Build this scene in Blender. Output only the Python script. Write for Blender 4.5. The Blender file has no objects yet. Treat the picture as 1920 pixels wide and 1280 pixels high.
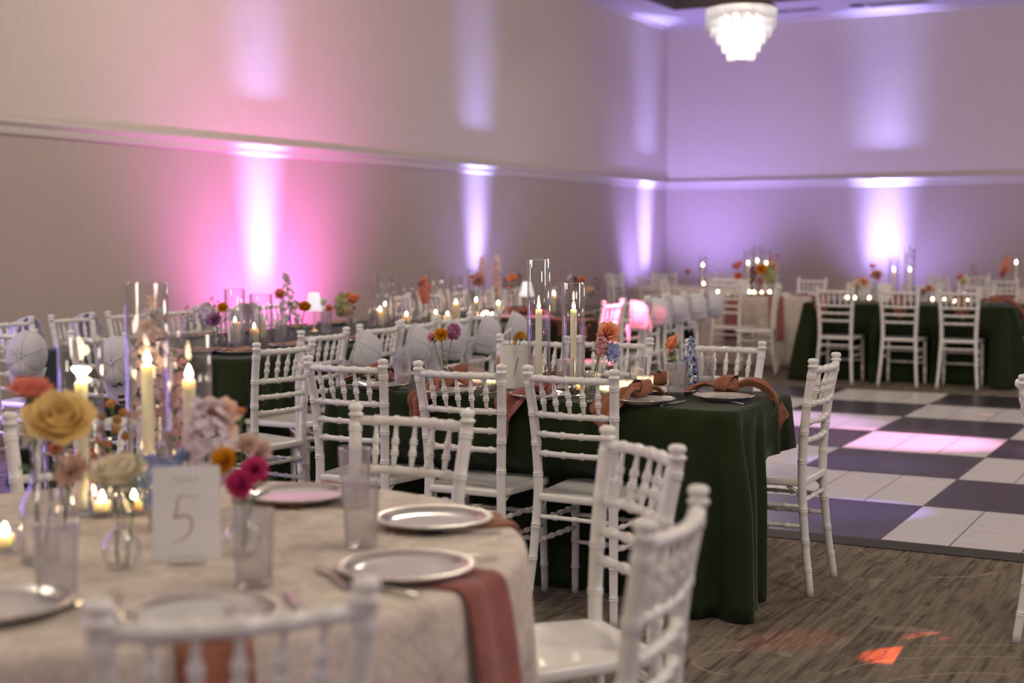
CHAND, UPL, WASH, PINK, PARTY, CHEM, UPT, UPS, FARV, LEFTV, PANEL = 138, 13, 260, 420, 1.0, 9, 6.5, 22, 1.2, 32, 26

import bpy, math, random
from mathutils import Vector, Matrix
PI = math.pi
rnd = random.Random(11)
SC = bpy.context.scene
COL = SC.collection
sin, cos = math.sin, math.cos
def rad(a): return a*PI/180

# ------------------------------------------------------------------ mesh builder
class MB:
    def __init__(s): s.v=[]; s.f=[]; s.m=[]; s.c=0
    def add(s, vs, fs, M=None):
        b=len(s.v)
        if M is not None: vs=[M@Vector(p) for p in vs]
        s.v+= [tuple(p) for p in vs]; s.f+=[tuple(b+i for i in f) for f in fs]; s.m+=[s.c]*len(fs)
        return s
    def lathe(s, prof, n=24, M=None, ribs=0, amp=0.0, caps=True):
        vs=[];fs=[]
        if ribs: n=ribs*4
        for (r,z) in prof:
            for i in range(n):
                a=2*PI*i/n; q=r
                if ribs and r>0.004: q=r-amp*(0.5-0.5*cos(ribs*a))
                vs.append((q*cos(a),q*sin(a),z))
        for k in range(len(prof)-1):
            for i in range(n):
                j=(i+1)%n; fs.append((k*n+i,k*n+j,(k+1)*n+j,(k+1)*n+i))
        if caps:
            if prof[0][0]>1e-4: fs.append(tuple(range(n-1,-1,-1)))
            if prof[-1][0]>1e-4: fs.append(tuple((len(prof)-1)*n+i for i in range(n)))
        return s.add(vs,fs,M)
    def tube(s, pts, rads, n=8, M=None):
        pts=[Vector(p) for p in pts]
        if not isinstance(rads,(list,tuple)): rads=[rads]*len(pts)
        vs=[];fs=[];u=None
        for k,p in enumerate(pts):
            t=(pts[min(k+1,len(pts)-1)]-pts[max(k-1,0)])
            t=t.normalized() if t.length>1e-9 else Vector((0,0,1))
            if u is None:
                u=t.cross(Vector((0,0,1)) if abs(t.z)<.9 else Vector((1,0,0))).normalized()
            else:
                u=(u-t*u.dot(t)).normalized()
            w=t.cross(u)
            for i in range(n):
                a=2*PI*i/n; vs.append(p+(u*cos(a)+w*sin(a))*rads[k])
        for k in range(len(pts)-1):
            for i in range(n):
                j=(i+1)%n; fs.append((k*n+i,k*n+j,(k+1)*n+j,(k+1)*n+i))
        fs.append(tuple(range(n-1,-1,-1))); fs.append(tuple((len(pts)-1)*n+i for i in range(n)))
        return s.add(vs,fs,M)
    def grid(s, fn, nu, nv, cu=False, cv=False, M=None):
        vs=[fn(i/(nu if cu else nu-1), j/(nv if cv else nv-1)) for i in range(nu) for j in range(nv)]
        fs=[]
        for i in range(nu if cu else nu-1):
            for j in range(nv if cv else nv-1):
                a=i;b=(i+1)%nu;c=j;d=(j+1)%nv
                fs.append((a*nv+c,b*nv+c,b*nv+d,a*nv+d))
        return s.add(vs,fs,M)
    def box(s, x0,x1,y0,y1,z0,z1, M=None):
        vs=[(x0,y0,z0),(x1,y0,z0),(x1,y1,z0),(x0,y1,z0),(x0,y0,z1),(x1,y0,z1),(x1,y1,z1),(x0,y1,z1)]
        return s.add(vs,[(0,3,2,1),(4,5,6,7),(0,1,5,4),(1,2,6,5),(2,3,7,6),(3,0,4,7)],M)
    def ball(s, c, r, n=10, M=None):
        if not isinstance(r,(tuple,list)): r=(r,r,r)
        return s.grid(lambda u,v:(c[0]+r[0]*sin(PI*v)*cos(2*PI*u), c[1]+r[1]*sin(PI*v)*sin(2*PI*u), c[2]-r[2]*cos(PI*v)), n, max(4,n//2+2), cu=True, M=M)
    def mesh(s, name, mats, smooth=True):
        me=bpy.data.meshes.new(name); me.from_pydata(s.v,[],s.f)
        for m in (mats if isinstance(mats,(list,tuple)) else [mats]): me.materials.append(m)
        me.polygons.foreach_set('material_index', s.m)
        me.polygons.foreach_set('use_smooth',[smooth]*len(me.polygons))
        me.update(); return me
    def build(s, name, mats, parent=None, smooth=True, loc=None, rz=0):
        o=bpy.data.objects.new(name, s.mesh(name,mats,smooth)); COL.objects.link(o)
        if parent is not None: o.parent=parent
        if loc is not None: o.location=loc
        if rz: o.rotation_euler=(0,0,rz)
        return o

def solid(o, t, off=0.0):
    m=o.modifiers.new('thickness','SOLIDIFY'); m.thickness=t; m.offset=off; return o
def tag(o, label, cat, group=None, kind=None):
    if label: o['label']=label
    if cat: o['category']=cat
    if group: o['group']=group
    if kind: o['kind']=kind
    return o
def thing(name, label, cat, loc=(0,0,0), rz=0, group=None):
    o=bpy.data.objects.new(name,None); o.empty_display_size=.05; COL.objects.link(o)
    o.location=loc; o.rotation_euler=(0,0,rz); return tag(o,label,cat,group)
KIDS={}
def dup(root, loc, rot, label, group=None):
    r=root.copy(); COL.objects.link(r); r.location=loc
    r.rotation_euler=rot if isinstance(rot,(tuple,list)) else (0,0,rot)
    r['label']=label
    if group: r['group']=group
    elif 'group' in r: del r['group']
    for ch in KIDS[root.name]:
        c=ch.copy(); COL.objects.link(c); c.parent=r
        for g in KIDS.get(ch.name,[]):
            d=g.copy(); COL.objects.link(d); d.parent=c
    return r
class Proto:
    """first placement uses the prototype itself, later ones copy it part by part"""
    def __init__(s, make): s.make=make; s.o=None
    def at(s, loc, rot, label, group=None, scale=None):
        if s.o is None:
            o=s.o=s.make()
            for k in list(bpy.data.objects):
                if k.parent is not None: KIDS.setdefault(k.parent.name,[])
                if k.parent is not None and k not in KIDS[k.parent.name]: KIDS[k.parent.name].append(k)
            KIDS.setdefault(o.name,[])
            o.location=loc; o.rotation_euler=rot if isinstance(rot,(tuple,list)) else (0,0,rot)
            o['label']=label
            if group: o['group']=group
        else:
            o=dup(s.o,loc,rot,label,group)
        if scale: o.scale=scale if isinstance(scale,(tuple,list)) else (scale,)*3
        return o

# ------------------------------------------------------------------ materials
def mat(name, col, rough=.5, metal=0, spec=.5, nscale=0, namt=.0, bump=0, bscale=40, sheen=0, coat=0, sss=0, stretch=(1,1,1), emit=None, estr=0):
    m=bpy.data.materials.new(name); m.use_nodes=True; nt=m.node_tree; b=nt.nodes['Principled BSDF']
    b.inputs['Base Color'].default_value=(*col,1); b.inputs['Roughness'].default_value=rough
    b.inputs['Metallic'].default_value=metal; b.inputs['Specular IOR Level'].default_value=spec
    if sheen: b.inputs['Sheen Weight'].default_value=sheen; b.inputs['Sheen Roughness'].default_value=.4
    if coat: b.inputs['Coat Weight'].default_value=coat; b.inputs['Coat Roughness'].default_value=.08
    if sss:
        b.inputs['Subsurface Weight'].default_value=sss; b.inputs['Subsurface Radius'].default_value=(.04,.026,.013); b.inputs['Subsurface Scale'].default_value=1
    if emit: b.inputs['Emission Color'].default_value=(*emit,1); b.inputs['Emission Strength'].default_value=estr
    tc=None
    if nscale or bump:
        tc=nt.nodes.new('ShaderNodeTexCoord'); mp=nt.nodes.new('ShaderNodeMapping'); mp.inputs['Scale'].default_value=stretch
        nt.links.new(tc.outputs['Object'],mp.inputs['Vector'])
    if nscale:
        n=nt.nodes.new('ShaderNodeTexNoise'); n.inputs['Scale'].default_value=nscale; n.inputs['Detail'].default_value=5
        nt.links.new(mp.outputs[0],n.inputs['Vector'])
        mx=nt.nodes.new('ShaderNodeMix'); mx.data_type='RGBA'
        mx.inputs[6].default_value=(*[c*(1-namt) for c in col],1); mx.inputs[7].default_value=(*[min(1,c*(1+namt)) for c in col],1)
        nt.links.new(n.outputs['Fac'],mx.inputs[0]); nt.links.new(mx.outputs[2],b.inputs['Base Color'])
    if bump:
        n=nt.nodes.new('ShaderNodeTexNoise'); n.inputs['Scale'].default_value=bscale; n.inputs['Detail'].default_value=4
        nt.links.new(mp.outputs[0],n.inputs['Vector'])
        bp=nt.nodes.new('ShaderNodeBump'); bp.inputs['Strength'].default_value=bump; bp.inputs['Distance'].default_value=.01
        nt.links.new(n.outputs['Fac'],bp.inputs['Height']); nt.links.new(bp.outputs[0],b.inputs['Normal'])
    return m
def glass(name, tint=(1,1,1), ior=1.45, rough=.0, base=0.0, power=5.0, refr=False, haze=0.0):
    """thin clear glass: what is not reflected passes straight through"""
    m=bpy.data.materials.new(name); m.use_nodes=True; nt=m.node_tree
    for n in list(nt.nodes): nt.nodes.remove(n)
    out=nt.nodes.new('ShaderNodeOutputMaterial'); mx=nt.nodes.new('ShaderNodeMixShader')
    tr=nt.nodes.new('ShaderNodeBsdfTransparent'); tr.inputs[0].default_value=(*tint,1)
    gl=nt.nodes.new('ShaderNodeBsdfGlass' if refr else 'ShaderNodeBsdfGlossy'); gl.inputs['Roughness'].default_value=rough
    ge=nt.nodes.new('ShaderNodeNewGeometry'); dt=nt.nodes.new('ShaderNodeVectorMath'); dt.operation='DOT_PRODUCT'
    nt.links.new(ge.outputs['Normal'],dt.inputs[0]); nt.links.new(ge.outputs['Incoming'],dt.inputs[1])
    def mth(op,x,y):
        n=nt.nodes.new('ShaderNodeMath'); n.operation=op; n.use_clamp=op!='POWER'
        for i,k in enumerate((x,y)):
            if isinstance(k,(int,float)): n.inputs[i].default_value=k
            elif k is not None: nt.links.new(k,n.inputs[i])
        return n.outputs[0]
    f0=((ior-1)/(ior+1))**2
    sch=mth('POWER',mth('SUBTRACT',1.0,mth('ABSOLUTE',dt.outputs['Value'],None)),power)
    nt.links.new(mth('ADD',mth('MULTIPLY',sch,1-f0),f0+base),mx.inputs[0])
    nt.links.new(tr.outputs[0],mx.inputs[1]); nt.links.new(gl.outputs[0],mx.inputs[2])
    if haze:
        tl=nt.nodes.new('ShaderNodeBsdfTranslucent'); tl.inputs[0].default_value=(.96,.95,.94,1); hm=nt.nodes.new('ShaderNodeMixShader'); hm.inputs[0].default_value=haze
        nt.links.new(mx.outputs[0],hm.inputs[1]); nt.links.new(tl.outputs[0],hm.inputs[2]); nt.links.new(hm.outputs[0],out.inputs[0])
    else: nt.links.new(mx.outputs[0],out.inputs[0])
    return m
def petalmat(name, c1, c2=None, scale=30):
    c2=c2 or tuple(min(1,c*1.35+.03) for c in c1)
    m=bpy.data.materials.new(name); m.use_nodes=True; nt=m.node_tree
    for n in list(nt.nodes): nt.nodes.remove(n)
    out=nt.nodes.new('ShaderNodeOutputMaterial'); mx=nt.nodes.new('ShaderNodeMixShader'); mx.inputs[0].default_value=.30
    d=nt.nodes.new('ShaderNodeBsdfDiffuse'); t=nt.nodes.new('ShaderNodeBsdfTranslucent')
    tc=nt.nodes.new('ShaderNodeTexCoord'); n=nt.nodes.new('ShaderNodeTexNoise'); n.inputs['Scale'].default_value=scale
    cm=nt.nodes.new('ShaderNodeMix'); cm.data_type='RGBA'; cm.inputs[6].default_value=(*c1,1); cm.inputs[7].default_value=(*c2,1)
    nt.links.new(tc.outputs['Object'],n.inputs['Vector']); nt.links.new(n.outputs['Fac'],cm.inputs[0])
    nt.links.new(cm.outputs[2],d.inputs[0]); nt.links.new(cm.outputs[2],t.inputs[0])
    nt.links.new(d.outputs[0],mx.inputs[1]); nt.links.new(t.outputs[0],mx.inputs[2]); nt.links.new(mx.outputs[0],out.inputs[0])
    return m
def emis(name, col, st):
    m=bpy.data.materials.new(name); m.use_nodes=True; nt=m.node_tree
    for n in list(nt.nodes): nt.nodes.remove(n)
    out=nt.nodes.new('ShaderNodeOutputMaterial'); e=nt.nodes.new('ShaderNodeEmission')
    e.inputs[0].default_value=(*col,1); e.inputs[1].default_value=st; nt.links.new(e.outputs[0],out.inputs[0]); return m

M_WHITE=mat('white_lacquer',(.81,.80,.75),.28,coat=.3,nscale=9,namt=.03)
M_GREEN=mat('green_velvet',(.021,.033,.0125),.85,spec=.06,nscale=6,namt=.3,bump=.25,bscale=60,sheen=.14)
M_CREAM=mat('cream_linen',(.68,.60,.52),.85,spec=.2,nscale=14,namt=.10,bump=.5,bscale=70)
def brocade():
    m=M_CREAM; nt=m.node_tree; b=nt.nodes['Principled BSDF']; N=nt.nodes.new; L=nt.links.new
    old=b.inputs['Base Color'].links[0].from_socket; tc=N('ShaderNodeTexCoord'); n=N('ShaderNodeTexNoise'); n.inputs['Scale'].default_value=9; n.inputs['Detail'].default_value=2; n.inputs['Distortion'].default_value=2.2
    L(tc.outputs['Object'],n.inputs['Vector']); r=N('ShaderNodeMapRange'); r.inputs[1].default_value=.46; r.inputs[2].default_value=.54; r.inputs[3].default_value=.86; L(n.outputs['Fac'],r.inputs[0])
    x=N('ShaderNodeMix'); x.data_type='RGBA'; x.blend_type='MULTIPLY'; x.inputs[0].default_value=1; L(old,x.inputs[6]); L(r.outputs[0],x.inputs[7]); L(x.outputs[2],b.inputs['Base Color'])
brocade()
M_NAP=mat('terracotta_cloth',(.30,.125,.075),.9,spec=.08,nscale=24,namt=.30,bump=.6,bscale=45,sheen=.3)
M_NAPP=mat('rose_cloth',(.29,.108,.095),.9,spec=.08,nscale=24,namt=.25,bump=.5,bscale=45,sheen=.3)
M_CHINA=mat('white_china',(.64,.63,.61),.10,spec=.8,coat=1)
M_SILVER=mat('silver',(.72,.68,.62),.22,metal=1)
M_GOLD=mat('gold_brass',(.62,.42,.22),.25,metal=1)
M_GLASS=glass('clear_glass',(.985,.985,.99),1.45,.015,.02,2.3)
M_TUMB=glass('ribbed_glass',(.965,.96,.97),1.5,.07,.07,2.2,False,.05)
M_VOT=glass('votive_glass',(.97,.96,.94),1.45,.05,.06,3,False,.30)
M_WAX=mat('ivory_wax',(.92,.84,.66),.45,sss=1)
M_WAXW=mat('white_wax',(.92,.88,.80),.45,sss=1)
M_WICK=mat('wick',(.05,.04,.03),.9)
M_FLAME=emis('candle_flame',(1,.74,.42),70)
M_CARD=mat('card_stock',(.80,.80,.76),.6,nscale=60,namt=.02)
M_INK=mat('bronze_ink',(.38,.20,.12),.5)
M_GREY=mat('grey_ink',(.42,.42,.42),.6)
M_STEM=mat('green_stem',(.13,.20,.06),.6,nscale=30,namt=.3)
M_LEAF=mat('leaf_green',(.12,.20,.09),.6,nscale=30,namt=.3)
M_BLACK=mat('black_plastic',(.02,.02,.022),.4)
M_DARK=mat('dark_print',(.03,.03,.035),.7)
M_PATCH=mat('brown_patch',(.07,.03,.028),.7)
M_CAPF=mat('cap_front_foam',(.70,.70,.68),.8,nscale=30,namt=.04)
M_CAPB=mat('cap_brim_cloth',(.64,.64,.68),.8,nscale=30,namt=.04)
def meshcloth():
    m=mat('cap_netting',(.66,.66,.70),.8); nt=m.node_tree; b=nt.nodes['Principled BSDF']
    tc=nt.nodes.new('ShaderNodeTexCoord'); v=nt.nodes.new('ShaderNodeTexVoronoi'); v.inputs['Scale'].default_value=320; v.feature='DISTANCE_TO_EDGE'
    nt.links.new(tc.outputs['Object'],v.inputs['Vector'])
    mt=nt.nodes.new('ShaderNodeMath'); mt.operation='LESS_THAN'; mt.inputs[1].default_value=.22
    ma=nt.nodes.new('ShaderNodeMath'); ma.operation='MULTIPLY_ADD'; ma.inputs[1].default_value=.55; ma.inputs[2].default_value=.35
    nt.links.new(v.outputs['Distance'],mt.inputs[0]); nt.links.new(mt.outputs[0],ma.inputs[0]); nt.links.new(ma.outputs[0],b.inputs['Alpha'])
    return m
M_CAPM=meshcloth()
F={ # petal colours
 'coral':petalmat('coral_petal',(.84,.26,.17),(.92,.40,.29)), 'yellow':petalmat('yellow_petal',(1,.73,.24),(1,.88,.50)),
 'cream':petalmat('cream_petal',(.92,.82,.60),(.95,.89,.74)), 'mustard':petalmat('mustard_petal',(.72,.30,.012),(.86,.46,.04)),
 'magenta':petalmat('magenta_petal',(.62,.03,.17),(.78,.12,.32)), 'pink':petalmat('pink_petal',(.70,.34,.36),(.82,.52,.52)),
 'blush':petalmat('blush_petal',(.92,.64,.50),(.95,.78,.66)), 'peach':petalmat('peach_petal',(.90,.33,.16),(.95,.50,.30)),
 'lilac':petalmat('lilac_petal',(.78,.66,.74),(.88,.80,.84)), 'blue':petalmat('blue_petal',(.26,.33,.60),(.46,.53,.78)),
 'mauve':petalmat('mauve_petal',(.42,.16,.32),(.56,.28,.44)), 'white':petalmat('white_petal',(.80,.78,.70),(.86,.84,.78)),
 'wine':petalmat('wine_petal',(.14,.02,.04),(.26,.04,.08)), 'berry':petalmat('berry_skin',(.48,.10,.06),(.70,.52,.20),80),
 'sage':petalmat('sage_petal',(.46,.50,.22),(.66,.66,.36)), 'yolk':petalmat('yolk_petal',(.74,.40,.05),(.84,.56,.12)),
}

# ------------------------------------------------------------------ room (X runs along the back wall, Y along the left wall)
WX, BY, RX, NY, CZ = -8.45, 21.2, 9.0, -7.0, 4.7
def wallmat():
    m=mat('fabric_wallcovering',(.56,.50,.455),.8,spec=.25); nt=m.node_tree; b=nt.nodes['Principled BSDF']
    tc=nt.nodes.new('ShaderNodeTexCoord'); mp=nt.nodes.new('ShaderNodeMapping'); mp.inputs['Scale'].default_value=(1,1,.12)
    n=nt.nodes.new('ShaderNodeTexNoise'); n.inputs['Scale'].default_value=46; n.inputs['Detail'].default_value=6
    n2=nt.nodes.new('ShaderNodeTexNoise'); n2.inputs['Scale'].default_value=60; n2.inputs['Detail'].default_value=3
    nt.links.new(tc.outputs['Object'],mp.inputs[0]); nt.links.new(mp.outputs[0],n.inputs['Vector']); nt.links.new(tc.outputs['Object'],n2.inputs['Vector'])
    ad=nt.nodes.new('ShaderNodeMath'); ad.operation='ADD'; nt.links.new(n.outputs['Fac'],ad.inputs[0]); nt.links.new(n2.outputs['Fac'],ad.inputs[1])
    mr=nt.nodes.new('ShaderNodeMapRange'); mr.inputs[1].default_value=.6; mr.inputs[2].default_value=1.4
    nt.links.new(ad.outputs[0],mr.inputs[0])
    mx=nt.nodes.new('ShaderNodeMix'); mx.data_type='RGBA'; mx.inputs[6].default_value=(.575,.515,.465,1); mx.inputs[7].default_value=(.645,.58,.525,1)
    nt.links.new(mr.outputs[0],mx.inputs[0])
    # wall colour is multiplied darker below the chair rail
    sp=nt.nodes.new('ShaderNodeSeparateXYZ'); nt.links.new(tc.outputs['Object'],sp.inputs[0]); lt=nt.nodes.new('ShaderNodeMath'); lt.operation='LESS_THAN'; lt.inputs[1].default_value=2.25; nt.links.new(sp.outputs[2],lt.inputs[0])
    dk=nt.nodes.new('ShaderNodeMix'); dk.data_type='RGBA'; dk.blend_type='MULTIPLY'; dk.inputs[7].default_value=(.75,.71,.71,1); nt.links.new(lt.outputs[0],dk.inputs[0]); nt.links.new(mx.outputs[2],dk.inputs[6]); nt.links.new(dk.outputs[2],b.inputs['Base Color'])
    bp=nt.nodes.new('ShaderNodeBump'); bp.inputs['Strength'].default_value=.12; bp.inputs['Distance'].default_value=.004
    nt.links.new(ad.outputs[0],bp.inputs['Height']); nt.links.new(bp.outputs[0],b.inputs['Normal'])
    return m
M_WALL=wallmat()
M_TRIM=mat('painted_trim',(.56,.51,.47),.4,nscale=4,namt=.03)
M_CEIL=mat('ceiling_paint',(.62,.60,.58),.75,nscale=12,namt=.04)
M_TRAY=mat('tray_riser_dim',(.13,.105,.09),.8,nscale=8,namt=.1)  # dark colour stands in for the dim light on the tray riser
def carpetmat():
    m=mat('patterned_carpet',(.2,.16,.13),.95,spec=.1); nt=m.node_tree; b=nt.nodes['Principled BSDF']; N=nt.nodes.new; L=nt.links.new
    tc=N('ShaderNodeTexCoord')
    def noise(sc,scale,det=3,dist=0):
        mp=N('ShaderNodeMapping'); mp.inputs['Scale'].default_value=scale; n=N('ShaderNodeTexNoise'); n.inputs['Scale'].default_value=sc; n.inputs['Detail'].default_value=det; n.inputs['Distortion'].default_value=dist
        L(tc.outputs['Object'],mp.inputs[0]); L(mp.outputs[0],n.inputs['Vector']); return n.outputs['Fac']
    mb=N('ShaderNodeMapping'); mb.inputs['Rotation'].default_value=(0,0,PI/2); L(tc.outputs['Object'],mb.inputs[0])
    def dashes(w,h,off):
        mo=N('ShaderNodeMapping'); mo.inputs['Location'].default_value=(off,off*.37,0); L(mb.outputs[0],mo.inputs[0])
        k=N('ShaderNodeTexBrick'); k.inputs['Scale'].default_value=1; k.inputs['Brick Width'].default_value=w; k.inputs['Row Height'].default_value=h; k.inputs['Mortar Size'].default_value=0; k.offset=.37; k.offset_frequency=3; k.squash=.6; k.squash_frequency=4
        k.inputs['Color1'].default_value=(0,0,0,1); k.inputs['Color2'].default_value=(1,1,1,1); L(mo.outputs[0],k.inputs['Vector']); return k.outputs['Color']
    d1=dashes(.21,.018,0); d2=dashes(.33,.036,3.3)
    dm=N('ShaderNodeMath'); dm.operation='MULTIPLY_ADD'; dm.inputs[1].default_value=.5; L(d1,dm.inputs[0])
    dn=N('ShaderNodeMath'); dn.operation='MULTIPLY'; dn.inputs[1].default_value=.5; L(d2,dn.inputs[0]); L(dn.outputs[0],dm.inputs[2]); dash=dm.outputs[0]
    sx=N('ShaderNodeSeparateXYZ'); L(tc.outputs['Object'],sx.inputs[0]); fx=N('ShaderNodeMath'); fx.operation='MULTIPLY'; fx.inputs[1].default_value=2*PI/.009; L(sx.outputs[0],fx.inputs[0])
    sn=N('ShaderNodeMath'); sn.operation='SINE'; L(fx.outputs[0],sn.inputs[0]); wob=noise(1,(60,6,1),2)
    ln=N('ShaderNodeMath'); ln.operation='MULTIPLY_ADD'; ln.inputs[1].default_value=.16; L(sn.outputs[0],ln.inputs[0]); L(wob,ln.inputs[2]); line=ln.outputs[0]
    blot=noise(1.1,(1,1,1),3,.4)
    # pale drawn arcs: thin contour lines of a broad noise field
    arc=noise(.9,(1,1,1),0,.8)
    a1=N('ShaderNodeMath'); a1.operation='MULTIPLY'; a1.inputs[1].default_value=9; L(arc,a1.inputs[0])
    a2=N('ShaderNodeMath'); a2.operation='FRACT'; L(a1.outputs[0],a2.inputs[0])
    a3=N('ShaderNodeMath'); a3.operation='COMPARE'; a3.inputs[1].default_value=.5; a3.inputs[2].default_value=.045; L(a2.outputs[0],a3.inputs[0])
    gate=noise(1.7,(1,1,1),2); g=N('ShaderNodeMath'); g.operation='GREATER_THAN'; g.inputs[1].default_value=.5; L(gate,g.inputs[0])
    a4=N('ShaderNodeMath'); a4.operation='MULTIPLY'; L(a3.outputs[0],a4.inputs[0]); L(g.outputs[0],a4.inputs[1])
    def ramp(x,lo,hi):
        r=N('ShaderNodeMapRange'); r.inputs[1].default_value=lo; r.inputs[2].default_value=hi; L(x,r.inputs[0]); return r.outputs[0]
    def mixc(f,a,bb):
        x=N('ShaderNodeMix'); x.data_type='RGBA'; L(f,x.inputs[0])
        for k,s in ((6,a),(7,bb)):
            if isinstance(s,tuple): x.inputs[k].default_value=(*s,1)
            else: L(s,x.inputs[k])
        return x.outputs[2]
    c=mixc(ramp(dash,.2,.8),(.068,.053,.040),(.170,.143,.110))
    c=mixc(ramp(blot,.35,.65),c,mixc(ramp(dash,.2,.8),(.100,.082,.062),(.210,.180,.138)))
    l=N('ShaderNodeMath'); l.operation='MULTIPLY'; l.inputs[1].default_value=.62; L(ramp(line,.46,.70),l.inputs[0])
    c=mixc(l.outputs[0],c,(.29,.245,.185))
    a5=N('ShaderNodeMath'); a5.operation='MULTIPLY'; a5.inputs[1].default_value=.38; L(a4.outputs[0],a5.inputs[0])
    c=mixc(a5.outputs[0],c,(.36,.31,.245))
    L(c,b.inputs['Base Color'])
    bp=N('ShaderNodeBump'); bp.inputs['Strength'].default_value=.5; bp.inputs['Distance'].default_value=.004; L(line,bp.inputs['Height']); L(bp.outputs[0],b.inputs['Normal'])
    return m
M_CARPET=carpetmat()
def struct(name, mb, m, smooth=False):
    o=mb.build(name,m,smooth=smooth); o['kind']='structure'; return o
struct('floor', MB().box(WX,RX,NY,BY,-.1,0), M_CARPET)
struct('wall_left', MB().box(WX-.2,WX,NY-.2,BY+.2,0,5.6), M_WALL)
struct('wall_back', MB().box(WX,RX,BY,BY+.2,0,5.6), M_WALL)
struct('wall_right', MB().box(RX,RX+.2,NY-.2,BY+.2,0,5.6), M_WALL)
struct('wall_near', MB().box(WX,RX,NY-.2,NY,0,5.6), M_WALL)
TX,TY=-7.70,19.55          # edge of the raised ceiling tray
cb=MB(); cb.box(WX,TX,NY,BY,CZ,CZ+.08); cb.box(TX,7.9,TY,BY,CZ,CZ+.08); cb.box(7.9,RX,NY,BY,CZ,CZ+.08); cb.box(TX,7.9,NY,-5.6,CZ,CZ+.08)
struct('ceiling', cb, M_CEIL)
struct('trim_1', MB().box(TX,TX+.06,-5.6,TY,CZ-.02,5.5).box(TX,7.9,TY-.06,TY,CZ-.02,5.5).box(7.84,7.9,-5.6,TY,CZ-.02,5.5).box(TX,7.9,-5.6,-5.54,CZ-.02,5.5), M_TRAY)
struct('ceiling_tray', MB().box(TX,7.9,-5.6,TY,5.4,5.5), M_CEIL)
# chair rail: a moulded profile, and a narrow crown strip at the ceiling
PR=[(0,0),(.010,0),(.016,.012),(.020,.030),(.015,.046),(.023,.056),(.038,.066),(.042,.080),(.036,.092),(.018,.098),(.009,.112),(0,.114)]
def rail(name, z, prof, along, fixed, a, b):
    vs=[];n=len(prof)
    for t in (a,b):
        for (d,h) in prof: vs.append((fixed+d,t,z+h) if along=='y' else (t,fixed-d,z+h))
    fs=[(i,i+1,n+i+1,n+i) for i in range(n-1)]
    return struct(name, MB().add(vs,fs), M_TRIM, True)
PR=[(d*1.05,h*1.38) for d,h in PR]
rail('trim_2',2.165,PR,'y',WX,NY,BY); rail('trim_3',2.165,PR,'x',BY,WX,RX)
CR=[(0,-.05),(.012,-.05),(.018,-.03),(.03,-.012),(.034,0),(0,0)]
M_TRIM2=M_TRIM
rail('trim_4',CZ,CR,'y',WX,NY,BY); rail('trim_5',CZ,CR,'x',BY,WX,RX)
BB=[(0,0),(.015,0),(.015,.10),(.008,.115),(0,.118)]
rail('baseboard_left',0,BB,'y',WX,NY,BY); rail('baseboard_back',0,BB,'x',BY,WX,RX)
# ceiling grilles and a round speaker in the soffit
def vent():
    t=thing('ceiling_vent','','vent'); 
    m=MB(); m.box(-.42,.42,-.16,-.13,-.012,0).box(-.42,.42,.13,.16,-.012,0).box(-.42,-.39,-.16,.16,-.012,0).box(.39,.42,-.16,.16,-.012,0).box(-.02,.02,-.16,.16,-.012,0)
    m.build('frame',M_VENT,t,False)
    s=MB()
    for i in range(17):
        x=-.37+i*.046; s.box(x,x+.02,-.13,.13,-.010,.0)
    s.build('grille',M_VENT,t,False); MB().box(-.40,.40,-.14,.14,-.003,-.001).build('backing',M_BLACK,t,False)
    return t
M_VENT=mat('vent_metal',(.42,.40,.40),.5,nscale=5,namt=.03)
PV=Proto(vent)
PV.at((-6.23,20.45,CZ),0,'grey slatted ceiling vent just beyond the chandelier')
PV.at((-4.70,20.50,CZ),0,'grey slatted ceiling vent farther along the back wall from the chandelier')
tag(MB().lathe([(.11,0),(.11,-.012),(.09,-.02),(.0,-.022)],24).build('ceiling_speaker',M_BLACK,loc=(-5.27,20.45,CZ)),'small round dark ceiling speaker between the two vents','speaker')

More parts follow.
